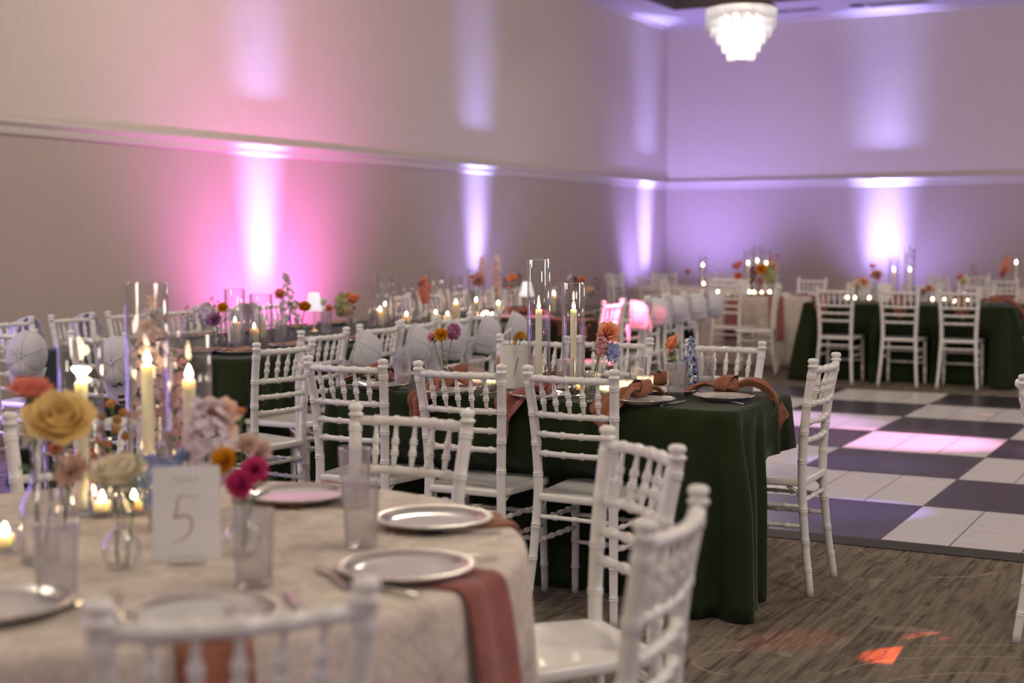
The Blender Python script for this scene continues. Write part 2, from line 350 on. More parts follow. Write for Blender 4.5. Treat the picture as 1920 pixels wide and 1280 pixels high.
# ------------------------------------------------------------------ dance floor
def dancemat():
    m=mat('checkered_panels',(.5,.5,.5),.28,spec=.5); nt=m.node_tree; b=nt.nodes['Principled BSDF']; N=nt.nodes.new; L=nt.links.new
    tc=N('ShaderNodeTexCoord'); sp=N('ShaderNodeSeparateXYZ'); L(tc.outputs['Object'],sp.inputs[0])
    def mth(op,a,bb=None,c=None):
        x=N('ShaderNodeMath'); x.operation=op
        for i,s in enumerate((a,bb,c)):
            if s is None: continue
            if isinstance(s,(int,float)): x.inputs[i].default_value=s
            else: L(s,x.inputs[i])
        return x.outputs[0]
    px=mth('FLOOR',mth('DIVIDE',sp.outputs[0],.914)); py=mth('FLOOR',mth('DIVIDE',sp.outputs[1],.914))
    par=mth('GREATER_THAN',mth('FRACT',mth('MULTIPLY',mth('ADD',px,py),.5)),.25)
    def seam(o,step,w): 
        f=mth('FRACT',mth('ADD',mth('DIVIDE',o,step),.5)); return mth('LESS_THAN',mth('ABSOLUTE',mth('SUBTRACT',f,.5)),w)
    s1=mth('MAXIMUM',seam(sp.outputs[0],.914/3,.010),seam(sp.outputs[1],.914,.004))
    mp=N('ShaderNodeMapping'); mp.inputs['Scale'].default_value=(2,30,1); n=N('ShaderNodeTexNoise'); n.inputs['Scale'].default_value=2; n.inputs['Detail'].default_value=5
    L(tc.outputs['Object'],mp.inputs[0]); L(mp.outputs[0],n.inputs['Vector'])
    def mixc(f,a,bb):
        x=N('ShaderNodeMix'); x.data_type='RGBA'; L(f,x.inputs[0])
        for k,s in ((6,a),(7,bb)):
            if isinstance(s,tuple): x.inputs[k].default_value=(*s,1)
            else: L(s,x.inputs[k])
        return x.outputs[2]
    blk=mixc(n.outputs['Fac'],(.018,.015,.017),(.045,.036,.040)); wht=mixc(n.outputs['Fac'],(.58,.56,.55),(.68,.66,.64))
    c=mixc(par,blk,wht); c=mixc(s1,c,(.02,.018,.018)); L(c,b.inputs['Base Color'])
    r=N('ShaderNodeMapRange'); r.inputs[3].default_value=.22; r.inputs[4].default_value=.38; L(n.outputs['Fac'],r.inputs[0]); L(r.outputs[0],b.inputs['Roughness'])
    return m
DX,DY=-1.505-.914*3,6.41
df=thing('dance_floor','black and white checkered portable dance floor laid on the carpet','dance floor',(DX,DY,0)); df['kind']='thing'
MB().box(0,.914*11,0,.914*7,.002,.022).build('panels',dancemat(),df,False)
e=MB(); W=.09
for (x0,x1,y0,y1,ax) in ((-W,.914*11+W,-W,0,0),(-W,.914*11+W,.914*7,.914*7+W,1),(-W,0,0,.914*7,2)):
    a,b_=(0.004,.022)
    if ax==0: zz=[a,a,b_,b_]
    elif ax==1: zz=[b_,b_,a,a]
    else: zz=[a,b_,b_,a]
    e.add([(x0,y0,zz[0]),(x1,y0,zz[1]),(x1,y1,zz[2]),(x0,y1,zz[3])],[(0,1,2,3)])
o=e.build('edge_trim',mat('black_edging',(.035,.03,.026),.5,nscale=10,namt=.2),df,False); o['label']='black sloped edging of the floor'
# ------------------------------------------------------------------ camera
cam=bpy.data.cameras.new('camera'); co=bpy.data.objects.new('camera',cam); COL.objects.link(co); SC.camera=co
cam.lens=50; cam.sensor_width=36; cam.clip_end=200
co.location=(0,0,1.38); co.rotation_euler=(PI/2-math.atan(192/2667),0,rad(27.9))
cam.dof.use_dof=True; cam.dof.focus_distance=5.3; cam.dof.aperture_fstop=2.1
# ------------------------------------------------------------------ light
def lamp(kind, name, loc, energy, col, rot=None, target=None, **kw):
    l=bpy.data.lights.new(name,kind); l.energy=energy; l.color=col
    for k,v in kw.items(): setattr(l,k,v)
    o=bpy.data.objects.new(name,l); COL.objects.link(o); o.location=loc
    if target is not None: o.rotation_euler=(Vector(target)-Vector(loc)).to_track_quat('-Z','Y').to_euler()
    elif rot is not None: o.rotation_euler=rot
    return o
WARM=(1,.875,.69)
for (x,y) in ((-5.47,16),(-5.47,9.6),(-5.47,3.2),(-5.47,-3),(.6,16),(.6,9.6),(.6,3.2),(.6,-3),(6,13),(6,4)):
    lamp('POINT','chandelier_light',(x,y,3.62),CHAND,WARM,shadow_soft_size=.28)
VIO=(.42,.30,1.0)
def uplight(x,y,nx,ny,e=1.0,sz=.34):
    # a par can standing off the wall, aimed up its face
    s=Vector((x+nx*.24,y+ny*.24,.16)); k=4*math.tan(rad(UPT))
    return lamp('AREA','uplight',s,UPL*e,(.40,.37,1.0),target=(s.x-nx*k,s.y-ny*k,s.z+4),shape='RECTANGLE',size=sz,size_y=.08,spread=rad(UPS))
    lamp('AREA','uplight',s,UPL*e*.55,(.34,.22,1.0),target=(s.x-nx*k*1.5,s.y-ny*k*1.5,s.z+4),shape='RECTANGLE',size=.30,size_y=.08,spread=rad(75))
for y in (20.33,15.04,10.85): uplight(WX,y,1,0)
uplight(WX,5.2,1,0,3,.5); uplight(WX,1.2,1,0,3,.5)
for x in (-4.99,-.7,3.6): uplight(x,BY,0,-1,1.6,.55)
for y in (18,13.5,9,4.5,0): uplight(RX,y,-1,0)
for x in (-5,-1,3): uplight(x,NY,0,1)
# broad violet and pink heads of the same fixtures
for (p,t,e,c,s) in (((-7.9,19.3,.2),(-7.5,BY,3.6),WASH*2.0,VIO,100),((-7.2,20.4,.2),(WX,20.0,4.2),WASH*.5,VIO,120),((-4.99,BY-1.0,.3),(-4.4,BY,3.4),WASH*.8,VIO,125),((-.7,BY-1.0,.3),(-1.0,BY,3.4),WASH*.5,VIO,125),
                    ((WX+1.25,10.85,.30),(WX,10.9,1.45),PINK,(1,.19,.80),116),((WX+1.0,15.04,.3),(WX,15.04,2.6),WASH*.3,VIO,110),
                    ((WX+.6,4.4,1.3),(-6.5,5.75,0),WASH*2.2,(.36,.22,1),52)):
    lamp('SPOT','uplight_wash',p,e,c,target=t,spot_size=rad(s),spot_blend=1,shadow_soft_size=.08)
# the fixtures along the far side of the room throw violet over the dance floor
for y in (0,4.5,9,13.5,18): lamp('SPOT','uplight_wash',(RX-1.2,y,.3),WASH*FARV,(.40,.28,1),target=(RX,y+.3,1.8),spot_size=rad(115),spot_blend=1,shadow_soft_size=.1)
for y in (1.5,6.5,11.5,16.5): lamp('AREA','violet_fill_panel',(RX-.5,y,1.5),PANEL,(.42,.30,1),target=(0,y,1.4),shape='RECTANGLE',size=.2,size_y=2.0)  # added unseen area lights: violet bands in the glass, violet chair edges
for (x,y,e) in ((WX+.35,4.2,1.0),(WX+.35,1.6,1.0),(-4,NY+.5,.35),(1,NY+.5,.35)): lamp('AREA','violet_fill_panel',(x,y,1.1),LEFTV*e,(.42,.30,1),target=(-2.5,4.5,1.0),shape='RECTANGLE',size=.2,size_y=1.9)  # more added violet fill, out of view, for glass reflections
# party light hung over the dance floor: narrow coloured beams
PL=(2.2,9.4,4.2)
for (t,e,c,s,b) in (((-1.04,4.71,0),16000,(1,.12,.04),1.35,.12),((-1.0,4.97,0),4500,(1,.16,.08),1.1,.6),((-1.4,4.72,0),1200,(1,.12,.08),2.4,1),((-2.2,9.72,0),5200,(1,.36,.80),12,.8),((-.8,9.6,0),5200,(.95,.4,.95),12,.8),((-3.2,10.5,0),3600,(.8,.42,1),10,.9),((-1.9,7.0,0),5000,(.30,.2,1),7,.9),((-2.1,8.6,0),3000,(.35,.2,1),7,.9),  # last two here: added violet spots imitating reflections on the black tiles
                    ((-2.27,12.0,0),2600,(1,.22,.10),1.3,.5),((-1.9,11.45,0),1800,(1,.2,.3),1.0,.6),((-2.1,11.6,0),1500,(.3,.5,1),1.0,.6),((-1.12,8.75,0),2200,(1,.2,.12),1.2,.5),((-1.235,7.74,0),2500,(1,.1,.08),.9,.9),((-.95,8.6,0),1200,(.3,.6,1),1.0,.7),
                    ((-4.85,9.9,.46),16000,(1,.10,.22),4.0,.3),((-5.4,9.9,.42),14000,(1,.12,.28),4.2,.3),((-4.30,10.42,.74),2600,(1,.10,.20),1.6,.4),((-4.36,9.85,.75),1800,(.9,.25,.85),2.6,.5)):
    lamp('SPOT','party_light_beam',PL,e*PARTY,c,target=t,spot_size=rad(s),spot_blend=b,shadow_soft_size=.02)
w=bpy.data.worlds.new('world'); SC.world=w; w.use_nodes=True; w.node_tree.nodes['Background'].inputs[0].default_value=(.5,.42,.40,1); w.node_tree.nodes['Background'].inputs[1].default_value=.03
SC.view_settings.view_transform='Standard'; SC.view_settings.look='None'; SC.view_settings.exposure=0; SC.view_settings.gamma=1; SC.view_settings.use_curve_mapping=False
cy=SC.cycles; cy.use_denoising=True; cy.max_bounces=20; cy.diffuse_bounces=3; cy.glossy_bounces=6; cy.transmission_bounces=16; cy.transparent_max_bounces=40; cy.sample_clamp_indirect=4; cy.caustics_reflective=False; cy.caustics_refractive=False; cy.use_light_tree=True; cy.use_adaptive_sampling=True; cy.adaptive_threshold=.02

# ------------------------------------------------------------------ chair
def lerp(a,b,t): return a+(b-a)*t
POST=[(0,-.216,.180),(.15,-.196,.168),(.30,-.180,.160),(.45,-.170,.153),(.60,-.174,.156),(.75,-.189,.164),(.90,-.212,.175)]
def post_at(z):
    for k in range(len(POST)-1):
        z0,y0,x0=POST[k]; z1,y1,x1=POST[k+1]
        if z<=z1 or k==len(POST)-2:
            t=(z-z0)/(z1-z0); p=POST[max(k-1,0)]; q=POST[min(k+2,len(POST)-1)]
            def cr(i):
                a,b,c,d=p[i],POST[k][i],POST[k+1][i],q[i]
                return .5*((2*b)+(c-a)*t+(2*a-5*b+4*c-d)*t*t+(3*b-a-3*c+d)*t**3)
            return (cr(2),cr(1),z)
def rod(mb,p0,p1,r,rings=(),n=8,prof=None,bow=None):
    p0=Vector(p0);p1=Vector(p1);L=(p1-p0).length; ts=set([0,1]+[i/8 for i in range(9)])
    w=.0042/L
    for t in rings: ts|={t-2*w,t-1.3*w,t-.6*w,t,t+.6*w,t+1.3*w,t+2*w}
    ts=sorted(t for t in ts if 0<=t<=1); pts=[];rs=[]
    for t in ts:
        q=r*(prof(t) if prof else 1)
        for c in rings:
            d=abs(t-c)/w
            if d<1.7: q+= .0032*(1 if d>.3 else .2)
        p=p0.lerp(p1,t)
        if bow: p=p+Vector(bow)*sin(PI*t)
        pts.append(p); rs.append(q)
    mb.tube(pts,rs,n)
def seat_outline(k):
    pts=[]; rf=.055; rb=.03
    def arc(cx,cy,r,a0,a1,n=6):
        for i in range(n+1):
            a=rad(lerp(a0,a1,i/n)); pts.append((cx+r*cos(a),cy+r*sin(a)))
    arc(.198-rf,.205-rf,rf,0,90); 
    arc(-.198+rf,.205-rf,rf,90,180)
    arc(-.165+rb,-.185+rb,rb,180,270); arc(.165-rb,-.185+rb,rb,270,360)
    return [(x*k,(y-.01)*k+.01) for x,y in pts]
def make_chair():
    t=thing('chiavari_chair','','chair')
    W=M_WHITE
    m=MB(); lv=[(.422,.95),(.4245,.99),(.430,1),(.446,1),(.4505,.985),(.452,.95),(.4505,.75),(.449,.4)]
    n=len(seat_outline(1)); vs=[]
    for z,k in lv: vs+=[(x,y,z) for x,y in seat_outline(k)]
    fs=[(k*n+i,k*n+(i+1)%n,(k+1)*n+(i+1)%n,(k+1)*n+i) for k in range(len(lv)-1) for i in range(n)]
    fs+=[tuple(range(n-1,-1,-1)),tuple((len(lv)-1)*n+i for i in range(n))]
    m.add(vs,fs).build('seat',W,t)
    rings=[.10,.21,.33,.52,.635,.745,.855]
    for s in (-1,1):
        m=MB(); zs=set(i*.03 for i in range(31)); 
        for c in rings:
            for d in (-.009,-.006,-.003,0,.003,.006,.009): zs.add(round(c+d,4))
        pts=[];rs=[]
        for z in sorted(zs):
            if z>.888: continue
            x,y,_=post_at(z); q=lerp(.0145,.0178,min(1,z/.4))
            for c in rings:
                d=abs(z-c)
                if d<.0075: q+=.0022*(1 if d>.0015 else .1)
            pts.append((s*x,y,z)); rs.append(q)
        x,y,_=post_at(.885)
        for dz,q in ((.888,.0165),(.890,.021),(.896,.0215),(.899,.016),(.903,.0155),(.907,.019),(.913,.021),(.919,.0195),(.923,.014),(.925,.004)):
            pts.append((s*x,y-.0015,dz)); rs.append(q)
        m.tube(pts,rs,12).build('back_leg',W,t)
        m=MB(); rod(m,(s*.176,.172,0),(s*.168,.160,.424),.0165,(.25,.5,.74),10,lambda u:.82+.18*min(1,u*1.6)); m.build('front_leg',W,t)
        for z in (.345,.268):
            a=post_at(z); m=MB(); rod(m,(s*a[0],a[1],z),(s*.170,.163,z-.004),.0088,(.2,.4,.6,.8)); m.build('stretcher',W,t)
        m=MB(); a=post_at(.40); m.tube([(s*a[0],a[1]+.01,.385),(s*a[0]*.99,a[1]+.03,.405),(s*.155,a[1]+.06,.424)],[.006,.007,.008],6); m.build('corner_brace',W,t)
    for z in (.312,.205): m=MB(); rod(m,(-.172,.163,z),(.172,.163,z),.0088,(.2,.4,.6,.8)); m.build('stretcher',W,t)
    a=post_at(.365); m=MB(); rod(m,(-a[0],a[1],.365),(a[0],a[1],.365),.0088,(.25,.5,.75)); m.build('stretcher',W,t)
    RA={}
    for z,r,nm,rg,b in ((.878,.0128,'top_rail',(.17,.335,.5,.665,.83),.030),(.745,.0115,'back_rail',(.13,.38,.62,.87),.024),(.672,.0108,'back_rail',(.13,.38,.62,.87),.020),(.600,.0108,'back_rail',(.13,.38,.62,.87),.017)):
        a=post_at(z); m=MB(); rod(m,(-a[0],a[1],z),(a[0],a[1],z),r,rg,10,None,(0,-b,0)); m.build(nm,W,t); RA[z]=(a,b)
    for u in (.17,.335,.5,.665,.83):
        a,b=RA[.878]; c,d=RA[.745]
        p=(lerp(-a[0],a[0],u),a[1]-b*sin(PI*u),.873); q=(lerp(-c[0],c[0],u),c[1]-d*sin(PI*u),.750)
        m=MB(); rod(m,p,q,.0092,(.40,.66),8,lambda v:.55+.45*min(1,v*2.2) if v<.7 else 1-.35*(v-.7)/.3); m.build('spindle',W,t)
    return t
CH=Proto(make_chair); CHAIRS=[]; CLOTHS=[]
NCH=[0]
def chair(mid, face, label, group, tilt=0):
    """mid: the middle of the chair's back at the top; face: the compass angle it faces"""
    a=rad(face); f=Vector((cos(a),sin(a),0)); p=Vector((mid[0],mid[1],0))+f*.225; CHAIRS.append((p,f))
    return CH.at((p.x,p.y,0),a-PI/2+rad(tilt),label,group)
# ------------------------------------------------------------------ cap
def make_cap():
    t=thing('trucker_cap','','cap')
    def crown(a0,a1,v0=0,v1=1):
        def fn(u,v):
            a=rad(lerp(a0,a1,u)); p=lerp(v0,v1,v)*PI/2
            r=max(0,cos(p))**.62; z=.118*sin(p)**.85
            fr=max(0,sin(a))
            return (.082*r*cos(a),.098*r*sin(a)+(.012*fr*z/.118),z*(1+.10*fr*(1-v)))
        return fn
    solid(MB().grid(crown(38,142),13,10).build('front_panel',M_CAPF,t),.002)
    solid(MB().grid(crown(142,398),25,10).build('netting_crown',M_CAPM,t),.001)
    m=MB()
    for a in (38,90,142,205,270,335): m.tube([Vector(crown(a,a)(0,k/9))*1.012 for k in range(10)],.0022,5)
    m.ball((0,.002,.122),(.007,.007,.004),8)
    m.tube([Vector(crown(0,360)(k/24,0))*1.01+Vector((0,0,.004)) for k in range(25)],.004,5)
    m.build('seams',M_CAPB,t)
    def brim(u,v):
        a=rad(lerp(30,150,u)); x0=.084*cos(a); y0=.10*sin(a)
        L=.088*(sin(PI*u)**.45) if 0<u<1 else 0
        x=x0*(1+.10*v); y=y0+L*v
        return (x,y,.010-3.4*x*x-.012*v)
    b=solid(MB().grid(brim,17,7).build('brim',M_CAPB,t),.003)
    m=MB()
    for v in (.3,.55,.8): m.tube([Vector(brim(.06+.88*k/20,v))+Vector((0,0,.0022)) for k in range(21)],.0006,4)
    m.build('stitching',M_CAPM,b)
    def pat(x0,x1,v0,v1,mm,h): 
        g=MB(); g.grid(lambda u,v:Vector(brim(lerp(x0,x1,u),lerp(v0,v1,v)))+Vector((0,0,h)),5,4); return g.build('patch',mm,b)
    pat(.43,.57,.50,.66,M_PATCH,.0032); pat(.43,.57,.66,.78,M_CAPF,.0031); pat(.43,.57,.78,.94,M_PATCH,.0032)
    # dark embroidered letters on the front panel
    def glyph(strokes, cx):
        m=MB(); f=crown(0,360)
        for st in strokes:
            pts=[]
            for (gx,gz) in st:
                a=90-(cx+gx)*9; pts.append(Vector(f(a/360,.22+gz*.28))*1.02)
            m.tube(pts,.0032,5)
        return m.build('lettering',M_DARK,t)
    glyph([[(-.9,1),(0,1.05),(.9,1)],[(0,1),(0,.5),(0,0)]],-1.5)
    glyph([[(.5,.6),(-.3,.6),(-.6,.3),(-.2,0),(.5,.2)],[(.5,.62),(.5,.3),(.6,0)]],.6)
    return t
CAP=Proto(make_cap)
def cap(pos, out, label, roll=0, tilt=-.02):
    """hung crown outwards, brim down; out: compass angle the crown points to"""
    a=rad(out); z=Vector((cos(a),sin(a),tilt)).normalized(); y=Vector((0,0,-1)); y=(y-z*y.dot(z)).normalized(); x=y.cross(z)
    m=Matrix((x,y,z)).transposed(); m=Matrix.Rotation(rad(roll),3,z)@m
    o=CAP.at(pos,(0,0,0),label); o.rotation_euler=m.to_euler(); o.scale=(1.18,1.18,1.18); return o
# ------------------------------------------------------------------ cloths
def smooth(a,b,x):
    t=max(0,min(1,(x-a)/(b-a))); return t*t*(3-2*t)
def drape(*a): CLOTHS.append(a)
def hang_cloth(name, outline, z, label, m, corners, seed=1, flare=.10, fold=.030, nfold=0, cw=.24):
    """outline: closed list of (x,y,nx,ny,s) round the table edge; chairs pushed in dent the hanging sides"""
    r=random.Random(seed); N=len(outline); peri=outline[-1][4]
    lv=[(-.0,0,0),( .010,.004,.0),(.017,.012,.0),(.020,.028,.02)]+[(.020,lerp(.05,z-.004,k/13),lerp(.06,1,k/13)) for k in range(14)]
    ph=[r.uniform(0,6.28) for _ in range(6)]
    mb=MB(); vs=[]
    for (off,dz,t) in lv:
        for (x,y,nx,ny,s) in outline:
            c=0; ang=0
            for (cx,cy) in corners:
                d=math.hypot(x-cx,y-cy); e=math.exp(-(d/cw)**2)
                if e>c: c=e
            w=2*PI*s/peri
            big=sin(s*9.5+ph[0]+1.3*sin(s*2.1+ph[1]))*.5+sin(s*17+ph[2])*.3+sin(s*31+ph[3])*.2
            cf=sin(s*42+ph[4]+.8*sin(s*7))
            q=off+flare*.22*t+c*flare*1.5*t**1.25+t*fold*(.30*big)+(.20+c)*.048*min(1,t*2.2)*(cf+.5*sin(s*67+ph[5]))*.8
            if nfold: q=off+flare*.5*t+fold*t**.8*(sin(nfold*w+ph[0]+.6*sin(3*w+ph[1]))*.8+.3*sin(nfold*2.3*w+ph[2]))
            q=max(q,off*.6)
            vx,vy,vz=x+nx*q,y+ny*q,z-dz
            for (cp,cf_) in CHAIRS:
                ex,ey=vx-cp.x,vy-cp.y
                if abs(ex)+abs(ey)>.8: continue
                sy=ex*cf_.x+ey*cf_.y; sx=ex*cf_.y-ey*cf_.x
                if sy<.222 and sy>-.25 and nx*cf_.x+ny*cf_.y<.3:
                    g=(.222-sy)*smooth(.29,.21,abs(sx))*smooth(.53,.462,vz)
                    vx+=cf_.x*g; vy+=cf_.y*g
            vs.append((vx,vy,vz))
    K=len(lv)
    fs=[(k*N+i,k*N+(i+1)%N,(k+1)*N+(i+1)%N,(k+1)*N+i) for k in range(K-1) for i in range(N)]
    fs=[tuple(reversed(f)) for f in fs]
    mb.add(vs,fs)
    # the flat top
    cx=sum(p[0] for p in outline)/N; cy=sum(p[1] for p in outline)/N; b=len(mb.v); 
    for k in (.96,.6,.0):
        if k: mb.v+=[(cx+(p[0]-cx)*k,cy+(p[1]-cy)*k,z) for p in outline]
    mb.v.append((cx,cy,z))
    for i in range(N):
        j=(i+1)%N; mb.f+=[(i,j,b+j,b+i),(b+i,b+j,b+N+j,b+N+i),(b+N+i,b+N+j,b+2*N)]; mb.m+=[0,0,0]
    o=mb.build(name,m); solid(o,.003,-1); return tag(o,label,'tablecloth')
def rect_outline(x0,x1,y0,y1,r=.045,step=.022):
    pts=[];s=0
    def line(xa,ya,xb,yb,nx,ny):
        n=max(2,int(math.hypot(xb-xa,yb-ya)/step))
        for i in range(n): pts.append([lerp(xa,xb,i/n),lerp(ya,yb,i/n),nx,ny])
    def arc(cx,cy,a0):
        for i in range(8):
            a=rad(a0+90*i/8); pts.append([cx+r*cos(a),cy+r*sin(a),cos(a),sin(a)])
    line(x0+r,y0,x1-r,y0,0,-1); arc(x1-r,y0+r,-90); line(x1,y0+r,x1,y1-r,1,0); arc(x1-r,y1-r,0)
    line(x1-r,y1,x0+r,y1,0,1); arc(x0+r,y1-r,90); line(x0,y1-r,x0,y0+r,-1,0); arc(x0+r,y0+r,180)
    out=[]
    for i,p in enumerate(pts):
        q=pts[(i+1)%len(pts)]; out.append((*p,s)); s+=math.hypot(q[0]-p[0],q[1]-p[1])
    return out,[(x0,y0),(x1,y0),(x1,y1),(x0,y1)]
def rect_cloth(x0,x1,y0,y1,label,m,seed,z=.76,flare=.10):
    o,c=rect_outline(x0,x1,y0,y1); return drape('tablecloth',o,z,label,m,c,seed,flare)
def round_cloth(cx,cy,R,label,m,seed,z=.76,nf=13,fold=.035,N=180):
    o=[(cx+R*cos(2*PI*i/N),cy+R*sin(2*PI*i/N),cos(2*PI*i/N),sin(2*PI*i/N),2*PI*R*i/N) for i in range(N)]
    return drape('tablecloth',o,z,label,m,[],seed,.10,fold,nf)
# ------------------------------------------------------------------ tableware
def make_plate():
    t=thing('charger_plate','','plate'); 
    MB().lathe([(0,.004),(.06,.004),(.085,.003),(.09,0),(.094,.002),(.118,.012),(.125,.0145),(.118,.0165),(.096,.008),(.088,.0062),(.06,.006),(0,.006)],56).build('dish',M_CHINA,t)
    m=MB()
    for i in range(72):
        a=2*PI*i/72; m.ball((.1262*cos(a),.1262*sin(a),.0155),.0040,6)
    m.lathe([(.0985,.0095),(.108,.0135),(.117,.0174),(.1215,.0182),(.1255,.0172)],56,caps=False)
    o=m.build('beaded_rim',M_SILVER,t); o['label']='silver beaded rim'
    return t
def make_dish():
    t=thing('dinner_plate','','plate')
    MB().lathe([(0,.003),(.07,.003),(.085,0),(.09,.002),(.122,.016),(.1305,.0195),(.129,.021),(.118,.0175),(.092,.0075),(.085,.006),(.06,.0055),(0,.0055)],56).build('dish',M_CHINA,t)
    o=MB().lathe([(.1235,.0195),(.1300,.0225),(.1325,.0205),(.1306,.0190)],56,caps=False).build('rim',M_SILVER,t); o['label']='thin silver rim'
    return t
PLATE=Proto(make_plate); DISH=Proto(make_dish)
def one(name,cat,fn):
    def mk(): return tag(fn(),'',cat)
    return Proto(mk)
def make_plain(name,prof,m,n=40):
    return lambda: MB().lathe(prof,n).build(name,m)
TUMB=one('ribbed_tumbler','glass',lambda: MB().lathe([(.0,.001),(.030,.001),(.0335,.004),(.0335,.008),(.0325,.014),(.0375,.132),(.0385,.139),(.0378,.1400),(.0360,.138),(.0345,.13),(.0300,.018),(.020,.013),(0,.012)],ribs=30,amp=.0026).build('ribbed_tumbler',M_TUMB))
def cyl_proto(h,r=.046,w=.0042):
    return one('hurricane_cylinder','hurricane glass',make_plain('hurricane_cylinder',[(0,.0005),(r-.002,.0005),(r,.003),(r,h-.002),(r-w/2,h),(r-w,h-.002),(r-w,.010),(r-.006,.007),(0,.007)],M_GLASS,48))
_CY={}
def cylinder(p,h,label,r=.046):
    k=(h,r)
    if k not in _CY: _CY[k]=cyl_proto(h,r)
    return _CY[k].at(p,0,label)
def flame_mesh(h=.034,r=.0062,wide=1):
    if wide>3: return MB().lathe([(.0006,0),(r*.28,h*.22),(r*.45,h*.42),(r*.80,h*.66),(r,h*.82),(r*.86,h*.93),(r*.35,h*.84),(0,h*.80)],14,M=Matrix.Diagonal((wide,1,1,1)))
    return MB().lathe([(.0005,0),(r*.55,h*.06),(r*.95,h*.2),(r,h*.34),(r*.78,h*.55),(r*.42,h*.78),(r*.12,h*.95),(0,h)],12,M=Matrix.Diagonal((wide,1,1,1)))
_CD={}
def candle(p,h,r,label,wax='i',cat='candle',lit=True,wide=1,name=None):
    k=(h,r,wax,lit,wide)
    if k not in _CD:
        def mk():
            t=thing(name or ('taper_candle' if r<.016 else 'pillar_candle'),'',cat)
            e=min(.004,r*.25)
            MB().lathe([(0,0),(r*1.0,0),(r,.01),(r,h-e),(r-e*.4,h-e*.3),(r-e,h),(r*.55,h-.002),(0,h-.0035)],24).build('wax',M_WAX if wax=='i' else M_WAXW,t)
            MB().tube([(0,0,h-.005),(.0006,0,h+.004),(.0015,0,h+.010)],.0011,5).build('wick',M_WICK,t)
            if lit: 
                f=flame_mesh(.031 if r<.016 else .027,.0068,wide).build('flame',M_FLAME,t); f.location=(.0006,0,h+.003)
            return t
        _CD[k]=Proto(mk)
    return _CD[k].at(p,0,label)
VOT=one('votive_holder','candle holder',lambda: MB().lathe([(0,.0005),(.028,.0005),(.031,.003),(.0335,.058),(.0345,.068),(.033,.069),(.031,.064),(.0285,.014),(.02,.010),(0,.010)],ribs=26,amp=.0014).build('votive_holder',M_VOT))
VOTP=one('votive_holder','candle holder',make_plain('votive_holder',[(0,.0005),(.026,.0005),(.029,.004),(.033,.05),(.0335,.058),(.032,.059),(.030,.05),(.026,.012),(0,.011)],M_GLASS))
def make_tea():
    t=thing('tealight_candle','','candle')
    MB().lathe([(0,0),(.0185,0),(.019,.003),(.019,.022),(.017,.0235),(0,.022)],20).build('wax',M_WAXW,t)
    f=flame_mesh(.024,.0072).build('flame',M_FLAME,t); f.location=(0,0,.024)
    return t
TEA=Proto(make_tea)
def votive(p,where,ribbed=True):
    (VOT if ribbed else VOTP).at(p,0,('ribbed' if ribbed else 'smooth clear')+' votive glass '+where)
    TEA.at((p[0],p[1],p[2]+.0115),0,'lit tealight in the votive '+where)
BOTTLE=[(0,.0005),(.033,.0005),(.036,.004),(.036,.09),(.033,.115),(.018,.145),(.0135,.165),(.0135,.215),(.0165,.222),(.015,.223),(.0118,.215),(.0118,.165),(.016,.146),(.031,.114),(.034,.09),(.034,.008),(0,.008)]
BULB=[(0,.0005),(.016,.0005),(.022,.003),(.033,.018),(.0365,.035),(.033,.053),(.020,.068),(.0115,.080),(.0105,.098),(.0165,.110),(.0155,.111),(.0092,.098),(.0102,.080),(.0187,.067),(.0315,.052),(.035,.035),(.0315,.019),(.02,.006),(0,.006)]
BUD=[(0,.0005),(.020,.0005),(.023,.003),(.024,.02),(.016,.07),(.0115,.11),(.012,.15),(.0155,.162),(.0145,.163),(.0108,.15),(.0102,.11),(.0147,.07),(.0225,.02),(.02,.007),(0,.007)]
CUPV=[(0,.0005),(.027,.0005),(.030,.003),(.031,.01),(.033,.085),(.034,.092),(.0325,.093),(.0312,.085),(.029,.012),(.02,.009),(0,.009)]
CONE=[(0,.0005),(.038,.0005),(.041,.004),(.036,.03),(.016,.075),(.0125,.10),(.0135,.135),(.017,.142),(.016,.143),(.0118,.135),(.0110,.10),(.0142,.075),(.034,.03),(.038,.008),(0,.008)]
VP={k:one('bud_vase','vase',make_plain('bud_vase',v,M_GLASS,32)) for k,v in dict(bottle=BOTTLE,bulb=BULB,bud=BUD,cone=CONE).items()}
VP['cup']=one('bud_vase','vase',lambda: MB().lathe(CUPV,ribs=26,amp=.0012).build('bud_vase',M_TUMB))
def vase(kind,p,label,scale=None): return VP[kind].at(p,0,label,None,scale)
# cutlery: length along +y, handle at the origin
def handle(m,L=.12):
    m.grid(lambda u,v:((.0035+.0035*(1-v)**2)*cos(2*PI*u), L*v, .0035+.0018*sin(2*PI*u)+.004*sin(PI*v)),10,12,cu=True)
def mk_fork():
    m=MB(); handle(m); m.grid(lambda u,v:(.0125*sin(PI*(.12+.6*v))*(2*u-1),.118+.034*v,.0045+.003*sin(PI*v)),5,6)
    for x in (-.0085,-.0028,.0028,.0085): m.tube([(x,.150,.0045),(x*1.05,.17,.0038),(x,.196,.0072)],[.0016,.0016,.0008],6)
    o=m.build('fork',M_SILVER); return o
def mk_spoon():
    m=MB(); handle(m); m.grid(lambda u,v:(.021*sin(PI*v)*(2*u-1)*(1-.15*v),.117+.062*v,.006-.0045*sin(PI*v)*(1-(2*u-1)**2)+.001),7,9)
    return m.build('spoon',M_SILVER)
def mk_knife():
    m=MB(); handle(m,.10); m.grid(lambda u,v:(lerp(-.006,.0085*(1-max(0,v-.8)**2*20),u),.098+.115*v,.0040+.0010*(1-u)),3,10)
    return m.build('knife',M_SILVER)
FORK=one('fork','cutlery',mk_fork); SPOON=one('spoon','cutlery',mk_spoon); KNIFE=one('knife','cutlery',mk_knife)
